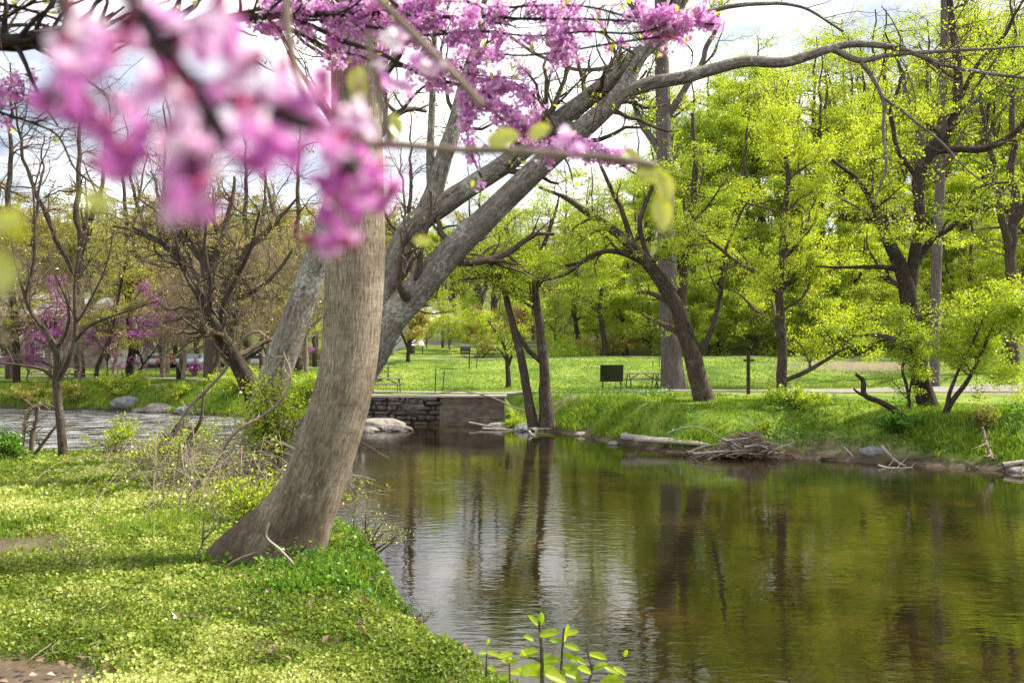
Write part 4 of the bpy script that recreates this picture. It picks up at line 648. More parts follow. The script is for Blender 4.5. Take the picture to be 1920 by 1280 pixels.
rk = [('large pale slab of rock at the waterline left of the stone wall foot', 715, 792, 38, (1.1, .8, .30), 'rock'), ('small pale rock beside the pale slab below the wall', 745, 808, 37, (.7, .5, .22), 'rock'), ('low flat rock poking from the water nearest the big trunk', 690, 806, 36.5, (.5, .4, .2), 'rock'),
      ('grey boulder on the far bank across the river at left', 238, 752, 48.8, (.95, .6, .42), 'rock_grey'), ('tan rock at the foot of the dirt slope', 300, 764, 47.3, (.9, .6, .35), 'rock'), ('brown rock right of the dirt slope', 350, 768, 46.3, (.6, .5, .3), 'rock_grey'), ('tan flat rock between the boulder and the dirt slope', 268, 768, 48, (.6, .5, .25), 'rock'),
      ('dark rock under the twin trunks', 985, 803, 36.9, (.5, .4, .3), 'rock_grey'), ('pale rock in the shallows below the twin trunks', 1092, 815, 34.8, (.35, .3, .14), 'rock'), ('pale stone on the mud right of the wall', 935, 797, 38.0, (.6, .4, .16), 'rock'), ('small pale stone at the water edge under the long grass', 1150, 836, 31.5, (.22, .2, .1), 'rock'),
      ('rounded dark rock beside the pale mud beach at right', 1640, 845, 27.0, (.45, .35, .22), 'rock_grey'), ('pale rock at the waterline near the right edge of the picture', 1905, 882, 24.6, (.35, .3, .14), 'rock')]
for i, (lab, px, py, Yd, s, m_) in enumerate(rk): p = PP(px, py, Yd); rock(lab, (p[0], p[1], max(p[2]-s[2]*.3, .02)), s, i, m_)
# ------------------------------------------------------------------ driftwood and branches
def stick(mb, p, r0, r1, K=14, wig=.03, seed=0, sides=7): s = smooth_path(p, K, wig, seed); tubes(mb, s, np.linspace(r0, r1, K), sides, .12, seed); return s
def log(label, pts, r0, r1, seed, m='driftwood', forks=0, cat='log', wig=.04):
    P = [PP(*p) for p in pts]; b = MB(); s = stick(b, P, r0, r1, 24, wig, seed, 10); rg = np.random.default_rng(seed)
    if forks: p2, q2 = spawn(rg, s[None], np.linspace(r0, r1, 24)[None], forks, .3, .95, (25, 60), (.4, 1.1), K=7, wig=.15, up=.1, rr=.6); tubes(b, p2, q2, 6)
    o = b.build('driftwood_log' if cat == 'log' else 'bare_branch', M[m], loc=P[0]); return tag(o, label, cat)
log('long pale fallen log lying flat on the water left of the driftwood pile', [(1165, 818, 30.2), (1230, 824, 29.8), (1320, 832, 29.0)], .13, .07, 1)
log('thinner pale log beside the long log, half in the water', [(1190, 824, 30), (1250, 829, 29.5), (1330, 834, 28.8)], .09, .05, 2)
log('short broken branch sticking up from the water left of the long log', [(1172, 812, 31), (1180, 822, 30.8), (1196, 832, 30.5)], .07, .03, 3, cat='branch')
log('forked bare branch poking out of the water below the stone wall', [(992, 808, 35), (1004, 820, 34.6), (1014, 828, 34.3)], .06, .03, 4, cat='branch', forks=2)
log('bleached forked branch reaching down into the water left of the right-hand bank', [(1654, 836, 26.6), (1668, 850, 26.2), (1690, 869, 25.6), (1700, 874, 25.4)], .05, .03, 5, cat='branch', forks=3)
log('bleached low twig lying on the water below the forked branch', [(1646, 872, 25.4), (1670, 876, 25.3), (1712, 875, 25.3)], .035, .015, 6, cat='branch', forks=4)
log('dead brown stem hanging over the bank near the right edge', [(1842, 800, 25.6), (1850, 830, 25.2), (1862, 862, 24.7)], .03, .06, 7, 'twig_tan', 6, 'branch')
log('dark log half sunk along the mud beach', [(1540, 858, 27.1), (1590, 862, 26.9), (1625, 866, 26.7)], .06, .04, 8, 'bark_mid')
log('small crooked branch standing on the mud beach', [(1582, 838, 27.2), (1596, 852, 27), (1602, 868, 26.6)], .03, .03, 9, cat='branch', forks=2)
log('long thin fallen branch arching over the top of the stone wall', [(1085, 790, 37.5), (975, 768, 38.2), (930, 748, 39), (890, 737, 39.8), (860, 733, 40.4), (800, 740, 41)], .05, .02, 10, 'twig_tan', 8, 'branch', .08)
log('pale bleached pole lying at the river edge right of the concrete wall', [(880, 792, 38.4), (925, 800, 37.8), (950, 803, 37.4)], .05, .04, 11)
log('pale grey log beside the rocks at the right end of the wall', [(905, 803, 37.2), (960, 806, 37), (1030, 804, 36.8)], .05, .03, 12)
log('bleached driftwood lying on the bank at the right edge of the picture', [(1880, 872, 24.6), (1910, 866, 24.6), (1960, 860, 24.8)], .08, .05, 13)
log('dead branch leaning on the bank left of the slender tree foot', [(1250, 812, 29.6), (1290, 800, 29.5), (1330, 806, 29.2), (1350, 820, 28.9)], .02, .012, 14, cat='branch')
dp = thing('debris_pile', 'heap of brown driftwood sticks and dead leaves at the far waterline', 'driftwood pile', PP(1395, 850, 28)); b = MB(); b2 = MB(); rg = np.random.default_rng(9)
n = 420; a = rg.random(n)*6.28; cx = rg.normal(size=n)*.62; cx = np.where(rg.random(n) < .25, cx-.6, cx); hh = .72*np.exp(-((cx-.1)/.8)**2)*rg.random(n)**.6; c0 = PP(1398, 856, 28)
d = np.stack([np.cos(a), np.sin(a)*.7, rg.normal(size=n)*.28], 1); ln = rg.uniform(.15, .7, n)[:, None]; ctr = np.stack([c0[0]+cx, c0[1]+rg.normal(size=n)*.4, .05+hh], 1)
P = np.stack([ctr-d*ln/2, ctr+rg.normal(size=(n, 3))*.03, ctr+d*ln/2], 1); tubes(b, P, np.stack([rg.uniform(.008, .03, n)]*3, 1)*np.array([1, .9, .5]), 5); b.build('stick_heap', M['twig_tan'], dp)
for k, q in enumerate([[(1290, 848), (1320, 836), (1350, 832), (1385, 828)], [(1352, 822), (1385, 832), (1420, 836), (1450, 838)], [(1360, 826), (1400, 822), (1418, 818)], [(1370, 836), (1395, 848), (1432, 852)], [(1440, 850), (1465, 838), (1492, 828)], [(1375, 832), (1395, 842), (1400, 850)], [(1300, 850), (1345, 846), (1400, 844)], [(1395, 838), (1420, 834), (1440, 842), (1425, 848)]]):
    stick(b2, [PP(x_, y_, 27.5-.05*k) for x_, y_ in q], .035+.012*(k % 2), .02, 14, .03, k)
b2.build('bleached_branches', M['driftwood'], dp); l = MB(); n = 2600; cx = rg.normal(size=n)*.6; leaves(l, np.stack([c0[0]+cx, c0[1]+rg.normal(size=n)*.4, .04+.75*np.exp(-((cx-.1)/.8)**2)*rg.random(n)], 1), .07, rg); l.build('dead_leaves', M['dry'], dp, smooth=False)
# ------------------------------------------------------------------ picnic tables
def picnic(label):
    r = thing('picnic_table', label, 'picnic table', (0, 0, 0), 'picnic tables on the lawn')
    b = MB()
    for k in range(5): box(b, (0, -.30+k*.15, .75), (1.85, .14, .045))
    b.build('tabletop', M['wood_grey'], r, False)
    for s in (-1, 1): b = MB(); box(b, (0, s*.68-.075, .45), (1.85, .14, .04)); box(b, (0, s*.68+.075, .45), (1.85, .14, .04)); b.build('seat', M['wood_grey'], r, False)
    for s in (-1, 1):
        b = MB(); x = s*.68
        for q in (-1, 1): tubes(b, np.array([[x, q*.66, .02], [x, q*.28, .72]]), np.array([.028, .028]), 6)
        tubes(b, np.array([[x, -.78, .41], [x, .78, .41]]), np.array([.028, .028]), 6); tubes(b, np.array([[x, 0, .42], [s*.12, 0, .72]]), np.array([.02, .02]), 6); b.build('leg', M['metal_black'], r, False)
    return r
def gp(px, py): return G(px, py)
T0 = picnic('dark picnic table right behind the black information panel'); c = gp(1203, 727); T0.location = c; T0.rotation_euler = (0, 0, .06)
for px, py, rz, lab in [(722, 737, .02, 'picnic table standing just behind the left end of the stone wall'), (706, 711, .1, 'picnic table farther up the lawn, cut off by the big trunk'), (244, 714, .05, 'picnic table beside the dark trunk across the river'), (120, 714, -.2, 'picnic table in the shade in front of the stone house'), (1262, 727, .3, 'picnic table half hidden behind the broad straight trunk')]:
    c = gp(px, py); dup(T0, c, rz, lab)
# ------------------------------------------------------------------ information panels, posts, bins, grill
def panel(label, px, py, w_=1.15, h_=.62, m1='metal_black', m2='metal_black', rz=0., tilt=-.75, ht=1.0, board=None):
    c = gp(px, py); r = thing('information_panel', label, 'information panel', c)
    r.rotation_euler = (0, 0, 0); ct, st = math.cos(rz), math.sin(rz)
    for s in (-1, 1): b = MB(); box(b, c+np.array([s*(w_/2-.1)*ct, s*(w_/2-.1)*st, ht*.42]), (.07, .07, ht*.95), rz); b.build('post', M[m1], r, False)
    b = MB(); box(b, c+np.array([0, 0, ht+.03]), (w_, h_, .05), rz, tilt); b.build('board', M[m2], r, False)
    b = MB(); box(b, c+np.array([0, 0, ht+.03]), (w_+.05, h_+.05, .03), rz, tilt); b.build('frame', M[m1], r, False); return r
panel('black slanted information panel on two posts beside the lower path', 1147, 736, 1.05, .95, rz=-.10, tilt=-.95, ht=.90)
panel('small panel with a white tilted face near the white building', 782, 664, 1.2, .8, 'metal_black', 'white', .5, .75, .95)
c = gp(1403, 739); b = MB(); r = thing('trail_post', 'dark wooden post with short crosspiece standing beside the lower path', 'post', c); box(b, c+np.array([0, 0, .84]), (.13, .13, 1.72)); box(b, c+np.array([0, 0, 1.74]), (.09, .09, .1)); b.build('post', M['wood_dark'], r, False)
b = MB(); box(b, c+np.array([.03, 0, 1.5]), (.46, .10, .09)); b.build('crosspiece', M['wood_dark'], r, False)
for px, py, h_, tl, lab in [(816, 737, 1.25, .02, 'black stake standing on the lawn left of the slanted stake'), (829, 734, 1.05, .12, 'slightly slanted black stake next to the upright one on the lawn'), (893, 690, 1.1, .08, 'thin stake leaning beside the charcoal grill'), (1236, 688, 1.1, 0, 'thin black stake beside the broad straight trunk on the upper lawn'), (1224, 689, .4, 0, 'short dark stump of a stake on the upper lawn')]:
    c = gp(px, py); b = MB(); s = smooth_path([c-np.array([0, 0, .1]), c+np.array([tl*h_, 0, h_])], 6); tubes(b, s, np.full(6, .028), 6); box(b, c+np.array([tl*h_, 0, h_]), (.07, .07, .03)); tag(b.build('stake', M['metal_black'], loc=c, smooth=False), lab, 'stake')
c = gp(880, 690); r = thing('charcoal_grill', 'black charcoal grill box on a post on the upper lawn', 'grill', c); b = MB(); tubes(b, np.array([c, c+[0, 0, .95]]), np.array([.04, .04]), 8); b.build('post', M['metal_black'], r)
b = MB(); q = c+np.array([-.25, 0, 1.15]); loft(b, [[(q[0]-.3, q[1]-.25, q[2]-.25), (q[0]+.3, q[1]-.25, q[2]-.25), (q[0]+.3, q[1]+.25, q[2]-.25), (q[0]-.3, q[1]+.25, q[2]-.25)], [(q[0]-.33, q[1]-.28, q[2]+.2), (q[0]+.33, q[1]-.28, q[2]+.2), (q[0]+.33, q[1]+.28, q[2]+.2), (q[0]-.33, q[1]+.28, q[2]+.2)], [(q[0]-.30, q[1]-.1, q[2]+.3), (q[0]+.30, q[1]-.1, q[2]+.3), (q[0]+.30, q[1]+.28, q[2]+.3), (q[0]-.30, q[1]+.28, q[2]+.3)]]); b.build('firebox', M['metal_black'], r, False)
b = MB(); box(b, c+np.array([-.25, -.3, 1.05]), (.5, .03, .1)); box(b, c+np.array([-.25, -.3, 1.25]), (.5, .03, .03)); b.build('grate', M['wood_grey'], r, False)
c = gp(339, 711); r = thing('litter_bin', 'round black litter bin beside the path across the river', 'litter bin', c); b = MB(); an = np.arange(16)*np.pi/8
loft(b, [[(c[0]+math.cos(t_)*q, c[1]+math.sin(t_)*q, c[2]+z_) for t_ in an] for q, z_ in ((.27, 0), (.3, .1), (.33, .75), (.34, .8))]); b.build('body', M['metal_black'], r)
b = MB(); loft(b, [[(c[0]+math.cos(t_)*q, c[1]+math.sin(t_)*q, c[2]+z_) for t_ in an] for q, z_ in ((.37, .80), (.37, .86), (.2, .95), (.05, .98))]); b.build('lid', M['metal_black'], r)
bush('pink_shrub', 'dull pink shrub right behind the litter bin', 362, 700, 66, 50, 32, 900, .12, 'pink_far', 201, 12, 'shrub')
# ------------------------------------------------------------------ parked cars
M['glass'] = plain('glass', (.02, .025, .03), (.03, .035, .04), .08, 2, .8); M['tyre'] = plain('tyre', (.015, .015, .015)); 
def car(label, px, Yd, col, rz):
    x = (px-960)/FX*Yd; c = np.array([x, Yd, float(H(x, Yd))+.04]); r = thing('parked_car', label, 'car', c, 'cars parked beyond the left lawn', rz)
    mt = plain('car_paint', col, tuple(v*.95 for v in col), .3, 1, .6)
    prof = [(-2.15, .35), (-2.2, .75), (-1.9, .92), (-1.1, .98), (-.45, 1.42), (.9, 1.45), (1.65, 1.02), (2.1, .95), (2.2, .6), (2.15, .3)]
    b = MB(); S = []
    for yv, sx_, sz_ in ((-.88, .96, .90), (-.84, 1, .98), (-.6, 1, 1.02), (.6, 1, 1.02), (.84, 1, .98), (.88, .96, .90)): S.append([(c[0]+p[0]*sx_, c[1]+yv*(1 if p[1] < 1.1 else .82), c[2]+.05+p[1]*sz_) for p in prof])
    loft(b, S); b.build('body', mt, r)
    b = MB()
    for s in (-1, 1): loft(b, [[(c[0]+p[0], c[1]+s*q, c[2]+p[1]) for p in ((-1.0, 1.03), (-.45, 1.40), (.85, 1.42), (1.45, 1.05))] for q in (.70, .86)])
    b.build('side_window', M['glass'], r, False)
    for xx in (-1.35, 1.35):
        for s in (-1, 1):
            b = MB(); loft(b, [[(c[0]+xx+math.cos(t_)*.33, c[1]+s*q, c[2]+.33+math.sin(t_)*.33) for t_ in np.arange(14)*np.pi/7] for q in (.68, .9)]); b.build('wheel', M['tyre'], r)
    return r
for px, Yd, col, rz, lab in [(292, 96, (.75, .75, .75), .1, 'white car at the left end of the parked row beyond the lawn'), (326, 95.5, (.28, .03, .03), 1.4, 'red car in the parked row beyond the lawn'), (346, 96, (.55, .57, .6), 1.5, 'silver car right of the red car'), (366, 95.8, (.35, .42, .5), 1.5, 'blue-grey car second right of the red car'), (390, 96, (.7, .72, .75), 1.45, 'pale car beside the tangled tree trunk'), (478, 95, (.6, .62, .66), .1, 'silver car seen between the slanting trunk and the lichen-spotted trunk')]: car(lab, px, Yd, col, rz)
# ------------------------------------------------------------------ stone house and the pale building
M['house_stone'] = plain('house_stone', (.13, .11, .085), (.30, .26, .20), .9, 1.6, .1, .3); M['stucco'] = plain('stucco', (.36, .34, .29), (.48, .45, .38), .9, 1, .1); M['roof_metal'] = plain('roof_metal', (.50, .52, .54), (.64, .65, .66), .5, 2, .3)
def win(b_, x, y, z, w_, h_, par, nx=3, nz=4):
    fr = MB()
    for s in (-1, 1): box(fr, (x+s*w_/2, y-.03, z), (.13, .12, h_+.14)); box(fr, (x, y-.035, z+s*h_/2), (w_+.16, .13, .12))
    o = fr.build('window', M['white'], par, False); g_ = MB(); box(g_, (x, y+.01, z), (w_-.1, .05, h_-.1)); pn = g_.build('pane', M['glass'], par, False)
    pn.parent = o; me = pn.data; br = MB()
    for k in range(1, nx): box(br, (x-w_/2+w_*k/nx, y-.05, z), (.05, .04, h_-.05))
    for k in range(1, nz): box(br, (x, y-.052, z-h_/2+h_*k/nz), (w_-.05, .04, .05))
    q = br.build('glazing_bars', M['white'], par, False); q.parent = o; 
def hip(mb, x0, x1, y0, y1, z0, z1, ov=.5):
    x0 -= ov; x1 += ov; y0 -= ov; y1 += ov; ym = (y0+y1)/2; d = (y1-y0)/2*.9
    V = [(x0, y0, z0), (x1, y0, z0), (x1, y1, z0), (x0, y1, z0), (x0+d, ym, z1), (x1-d, ym, z1)]; mb.add(V, [[0, 1, 5, 4], [2, 3, 4, 5], [1, 2, 5, -10**9], [3, 0, 4, -10**9], [3, 2, 1, 0]])
HY_ = 96.; hx = lambda px: (px-960)/FX*HY_; hz = lambda py: CZ+(HY-py)/FX*HY_
gz_ = float(H(hx(120), HY_)); hs = thing('stone_house', 'old stone house with a pale metal hip roof and white windows across the river', 'house', (hx(110), HY_, gz_))
b = MB(); box(b, ((hx(-120)+hx(214))/2, HY_+4, (gz_+hz(590))/2-.2), (hx(214)-hx(-120), 8, hz(590)-gz_+.6)); b.build('wall', M['house_stone'], hs, False)
b = MB(); hip(b, hx(-120), hx(214), HY_, HY_+8, hz(592), hz(545)); b.build('roof', M['roof_metal'], hs, False)
b = MB(); box(b, (hx(20), HY_+4, hz(545)), (.9, .9, 2.4)); b.build('chimney', M['house_stone'], hs, False)
for px, py, w_, h_ in ((75, 655, 1.0, 1.6), (10, 655, 1.0, 1.6), (140, 655, 1.0, 1.6), (40, 612, .9, 1.3), (120, 612, .9, 1.3)): win(None, hx(px), HY_-.02, hz(py), w_, h_, hs)
wg = thing('pale_wing', 'pale stucco gable building with tall white windows right of the stone house', 'building', (hx(245), HY_-2, gz_)); b = MB(); box(b, ((hx(218)+hx(282))/2, HY_+1, (gz_+hz(600))/2-.2), (hx(282)-hx(218), 6, hz(600)-gz_+.5)); b.build('wall', M['stucco'], wg, False)
b = MB(); hip(b, hx(218), hx(282), HY_-2, HY_+4, hz(601), hz(578), .3); b.build('roof', M['roof_metal'], wg, False)
for px, py in ((226, 658), (265, 658), (226, 618), (265, 618)): win(None, hx(px), HY_-2.02, hz(py), .75, 1.7 if py > 640 else 1.2, wg, 2, 4)
Yb = 92.; bx = lambda px: (px-960)/FX*Yb; bz = lambda py: CZ+(HY-py)/FX*Yb; gb = float(H(bx(780), Yb)); bd = thing('white_building', 'low white and tan building with a pale roof at the top of the lawn', 'building', (bx(780), Yb, gb))
M['tan_wall'] = plain('tan_wall', (.38, .31, .22), (.5, .42, .31), .9, 1, .1)
b = MB(); box(b, ((bx(735)+bx(800))/2, Yb+3, (gb+bz(612))/2-.2), (bx(800)-bx(735), 6, bz(612)-gb+.8)); b.build('wall', M['white'], bd, False)
b = MB(); box(b, ((bx(802)+bx(870))/2, Yb+2.6, (gb+bz(606))/2-.2), (bx(870)-bx(802), 7, bz(606)-gb+.8)); b.build('side_wall', M['tan_wall'], bd, False)
b = MB(); hip(b, bx(732), bx(872), Yb-.8, Yb+6.2, bz(606), bz(572), .5); b.build('roof', M['roof_metal'], bd, False); win(None, bx(835), Yb-.92, bz(628), 1., 1.1, bd); win(None, bx(765), Yb-.02, bz(632), 1., 1.1, bd)
# ------------------------------------------------------------------ overhanging redbud, in bloom
M['petal'] = leafmat('petal', [(.50, .12, .44), (.74, .30, .68), (.90, .54, .84), (.96, .80, .94)], .5, 30, .04, tint=(.85, .6, .85), rw=.95, nw=.25)
M['redbud_bark'] = barkmat('redbud_bark', (.018, .012, .012), (.07, .05, .045), zs=.25, sc_=60, bs=.4, bd=.004)
M['young_leaf'] = leafmat('young_leaf', [(.30, .34, .02), (.48, .50, .03), (.62, .58, .06)], .55, 8, .1)
Y = 2.3; r2 = lambda pts, Yd=Y, wg=.012, s=0: lp(pts, Yd, 40, wg, s)
RB = [r2([(-900, 420, 60, -1.0), (-700, 200, 52, -.6), (-420, 110, 40, -.2), (-150, 84, 30), (0, 78, 25), (90, 73, 22), (200, 66, 19), (320, 48, 17), (450, 34, 15), (560, 30, 13), (660, 30, 12), (720, 26, 10), (800, 34, 8), (900, 30, 7), (1000, 36, 6), (1100, 34, 5), (1240, 40, 4), (1345, 44, 2)], s=1),
      r2([(540, 30, 10), (590, 52, 9), (640, 78, 9), (710, 100, 8), (760, 126, 8), (820, 152, 8), (870, 166, 7), (910, 200, 6), (960, 236, 5), (1020, 262, 5), (1080, 290, 4), (1140, 300, 3), (1195, 332, 2)], s=2),
      r2([(680, -40, 9), (760, 30, 8), (800, 90, 8), (850, 130, 7), (900, 180, 7), (945, 205, 5), (990, 238, 4)], s=3), r2([(600, 40, 7), (700, 52, 6), (800, 66, 6), (900, 58, 5), (1000, 66, 4), (1100, 58, 4), (1200, 60, 3), (1310, 24, 2)], s=4),
      r2([(800, 40, 5), (880, 82, 5), (960, 100, 4), (1060, 92, 3), (1150, 78, 3), (1240, 66, 2)], s=5), r2([(820, -30, 6), (900, 10, 5), (1000, 8, 5), (1100, 10, 4), (1190, 30, 3), (1290, 22, 2)], s=6), r2([(470, 40, 7), (540, 56, 6), (620, 90, 5), (690, 112, 4), (720, 150, 3)], s=7),
      r2([(420, -60, 6), (520, 0, 5), (620, 14, 5), (720, 8, 4), (790, 14, 3)], s=8), r2([(880, 160, 6), (872, 220, 5), (880, 280, 3), (900, 330, 2)], s=9), r2([(-300, 100, 10), (-120, 130, 7), (-20, 160, 5), (40, 176, 4), (80, 190, 2)], s=10),
      r2([(1040, 270, 4), (1090, 262, 3), (1130, 285, 3), (1180, 292, 2)], s=11), r2([(-220, 92, 12), (-120, 20, 9), (0, 8, 7), (60, 22, 6), (130, 50, 4), (170, 80, 2)], s=12), r2([(-80, 78, 9), (0, 40, 6), (80, -10, 5), (130, -60, 3)], s=13),
      r2([(-160, 160, 8), (0, 212, 6), (50, 228, 5), (100, 250, 4), (140, 320, 3), (180, 350, 2)], s=14), r2([(900, 172, 5), (940, 150, 4), (1010, 190, 3), (1040, 240, 2)], s=15)]
rt = smooth_path([(-3.3, .9, 1.85), (-3.05, .95, 2.6), (-2.85, 1.1, 3.4), RB[0][0][2]], 40); RB.insert(0, (rt, np.linspace(.09, .045, 40)))
rng = np.random.default_rng(31); root = thing('redbud_tree', 'redbud in magenta bloom whose branches hang into the picture from the upper left', 'redbud', rt[0]); b = MB()
for i, l_ in enumerate(RB): tubes(b, l_[0], l_[1], 10 if i < 5 else 7, .08, i)
b.build('branches', M['redbud_bark'], root); b = MB(); Pb = np.stack([l_[0] for l_ in RB[1:]]); Rb = np.stack([l_[1] for l_ in RB[1:]])
S1 = spawn(rng, Pb, Rb, 120, .3, 1, (20, 55), (.08, .32), K=7, wig=.2, rmin=.0012); tubes(b, S1[0], S1[1], 4); S2 = spawn(rng, Pb[[0, 11, 12, 13]], Rb[[0, 11, 12, 13]], 170, .2, .9, (25, 75), (.12, .5), K=8, wig=.2, rmin=.0012); tubes(b, S2[0], S2[1], 4); b.build('twigs', M['redbud_bark'], root)
def pxof(p): return 960+p[:, 0]/p[:, 1]*FX, HY-(p[:, 2]-CZ)/p[:, 1]*FX
def bloom_density(p):
    x, y = pxof(p); d = np.zeros(len(x))
    for cx, cy, sx_, sy_, a in [(730, 40, 150, 60, 1.), (600, 20, 110, 32, .8), (900, 45, 170, 55, .8), (1040, 70, 70, 50, .8), (910, 190, 62, 50, 1.), (960, 225, 60, 40, .8), (1060, 270, 50, 26, .5), (1165, 308, 40, 34, .9), (1265, 35, 75, 26, 1.), (885, 260, 26, 70, .4), (720, 110, 60, 40, .8), (820, 110, 60, 50, .8), (20, 165, 40, 30, .9), (880, 320, 30, 20, .4), (1120, 300, 60, 20, .6), (90, 60, 40, 60, .0)]: d = np.maximum(d, a*np.exp(-((x-cx)/sx_)**2-((y-cy)/sy_)**2))
    return d
cc = np.concatenate([on_twigs(rng, Pb, 5200, .004, .02, 1), on_twigs(rng, S1[0], 5200, .004, .05, 1)]); cc = cc[rng.random(len(cc)) < bloom_density(cc)*.48*sstep(.36, .60, vnoise(cc[:, 0]*22, cc[:, 2]*22, 3)+.1)]
n = len(cc); q = np.repeat(cc, 9, 0); off = rng.normal(size=q.shape)*.0095+np.array([0, 0, -.010]); q = q+off
b = MB(); leaves(b, np.repeat(q, 3, 0)+rng.normal(size=(len(q)*3, 3))*.0016, .0105, rng, upb=0, asp=.42, fold=.25, droop=.7, rnd=np.repeat(rng.random(len(q)), 3)); b.build('blossoms', M['petal'], root, smooth=False)
cl_ = on_twigs(rng, S1[0], 170, .012, .5, 1); b = MB(); leaves(b, cl_, .022, rng, asp=.4); b.build('young_leaves', M['young_leaf'], root, smooth=False)
# blossoms right in front of the lens
M['petal_near'] = leafmat('petal_near', [(.56, .12, .48), (.76, .32, .70), (.90, .60, .86), (.97, .88, .95)], .5, 120, .03, tint=(.85, .65, .85), rw=1.05, nw=.2); M['calyx'] = leafmat('calyx', [(.32, .01, .10), (.48, .03, .2), (.58, .07, .28)], .3, 60, .05, tint=(.6, .4, .5))
def petal(mb, c, d, up, L_, W_, cup, r_):
    d = unit(d); s = unit(np.cross(d, up)); n_ = np.cross(s, d); u = np.linspace(0, 1, 7); v_ = np.linspace(-1, 1, 6); U, V = np.meshgrid(u, v_, indexing='ij')
    wd_ = np.sin(np.pi*np.clip(U*.9+.08, 0, 1))**.7; P = c+L_*U[..., None]*d+W_*(V*wd_)[..., None]*s+(cup*L_*(V**2*wd_+.8*U**2))[..., None]*n_
    i = np.arange(42).reshape(7, 6); mb.add(P, np.stack([i[:-1, :-1], i[:-1, 1:], i[1:, 1:], i[1:, :-1]], -1).reshape(-1, 4), rnd=np.full(30, r_))
root2 = thing('blossom_spray', 'blurred spray of pink redbud blossom hanging close to the lens at upper left', 'blossom spray', PP(200, -500, .30)); tb = MB(); pb = MB(); cb = MB(); pd = MB(); rg = np.random.default_rng(44)
def tw(pts): P, R = lp(pts, .27, 30, .001, 3); tubes(tb, P, R, 8, .08)
tw([(-60, -900, 50, .06), (120, -450, 44, .05), (215, -60, 40), (262, 20, 36), (300, 85, 32), (352, 150, 28), (405, 235, 26), (425, 270, 20)]); tw([(60, -300, 22, .06), (95, -60, 20, .05), (125, 30, 18, .04), (150, 90, 12, .03)]); tw([(352, 150, 20), (440, 190, 18), (540, 220, 18), (640, 280, 16), (665, 330, 12)]); tw([(262, 20, 18), (190, 90, 16), (120, 140, 12), (90, 190, 8)]); tw([(380, 190, 18), (365, 270, 16), (350, 350, 10)]); tw([(300, 85, 18), (380, 60, 14), (430, 60, 10)])
tb.build('twig', M['redbud_bark'], root2)
FL = [(250, 70, .6), (200, 100, .3), (300, 110, .2), (185, 130, .4), (130, 150, .5), (85, 185, .3), (140, 205, .25), (165, 60, .8), (225, 200, .6), (205, 250, .3), (262, 240, .35), (180, 225, .6), (235, 300, .2), (200, 315, .25), (255, 290, .15), (400, 30, .8), (370, 80, .6), (430, 85, .35), (455, 130, .7), (410, 170, .5), (480, 180, .75), (530, 150, .8), (570, 185, .4), (540, 220, .5), (455, 235, .6), (500, 265, .3), (545, 290, .2), (475, 300, .3), (350, 210, .8), (330, 190, .8), (360, 270, .8), (400, 290, .85), (340, 320, .6), (355, 370, .35), (325, 390, .8), (375, 395, .2), (385, 330, .7), (590, 230, .3), (605, 170, .35), (120, 100, .75), (345, 60, .7), (300, 30, .7), (285, 170, .7), (440, 45, .5), (620, 280, .6), (480, 225, .6), (310, 260, .6)]
FR = [(645, 215, .95), (675, 235, .9), (620, 270, .5), (660, 290, .1), (700, 320, .1), (640, 330, .2), (610, 345, .1), (690, 365, .3), (655, 390, .1), (615, 400, .3), (720, 370, .5), (630, 440, .4), (605, 455, .6), (680, 330, .7), (640, 270, .3)]
for k, (px, py, tone) in enumerate(FL+FR):
    Yd = .27+rg.normal()*.018 if k < len(FL) else .36+rg.normal()*.008; c = PP(px, py, Yd); s = .0060*rg.uniform(.85, 1.2)*(Yd/.27)**.5; d0 = unit(np.array([rg.normal()*.7, rg.normal()*.5-.3, -.75+rg.normal()*.5])); u0 = unit(rg.normal(size=3)); c = c-d0*s*.7; pb = MB(); cb = MB(); pd = MB()
    for j in range(3): d_ = unit(d0*.5+unit(rg.normal(size=3))*.8+np.array([0, 0, .35])); petal(pb, c+d0*s*.3, d_, unit(rg.normal(size=3)), s*1.15, s*.55, .28, np.clip(tone+rg.normal()*.16, 0, 1.3))
    for j in range(3): petal(pb, c+d0*s*.2, unit(d0+unit(rg.normal(size=3))*.35), unit(rg.normal(size=3)), s*1.5, s*.5, .3, np.clip(tone-.15+rg.normal()*.14, 0, 1.2))
    P = np.array([c-d0*s*.6+[0, 0, .001], c-d0*s*.25, c+d0*s*.12, c+d0*s*.45]); tubes(cb, P, np.array([.12, .3, .36, .2])*s, 10); e = smooth_path([c-d0*s*.6, c-d0*s*1.2+[0, 0, .3*s], c-d0*s*1.4+[0, 0, s*1.3]], 8); tubes(pd, e, np.full(8, .00045), 6)
    fo = pb.build('flower', M['petal_near'], root2); q1 = cb.build('calyx', M['calyx'], root2); q1.parent = fo; q1 = pd.build('stalk', M['calyx'], root2); q1.parent = fo

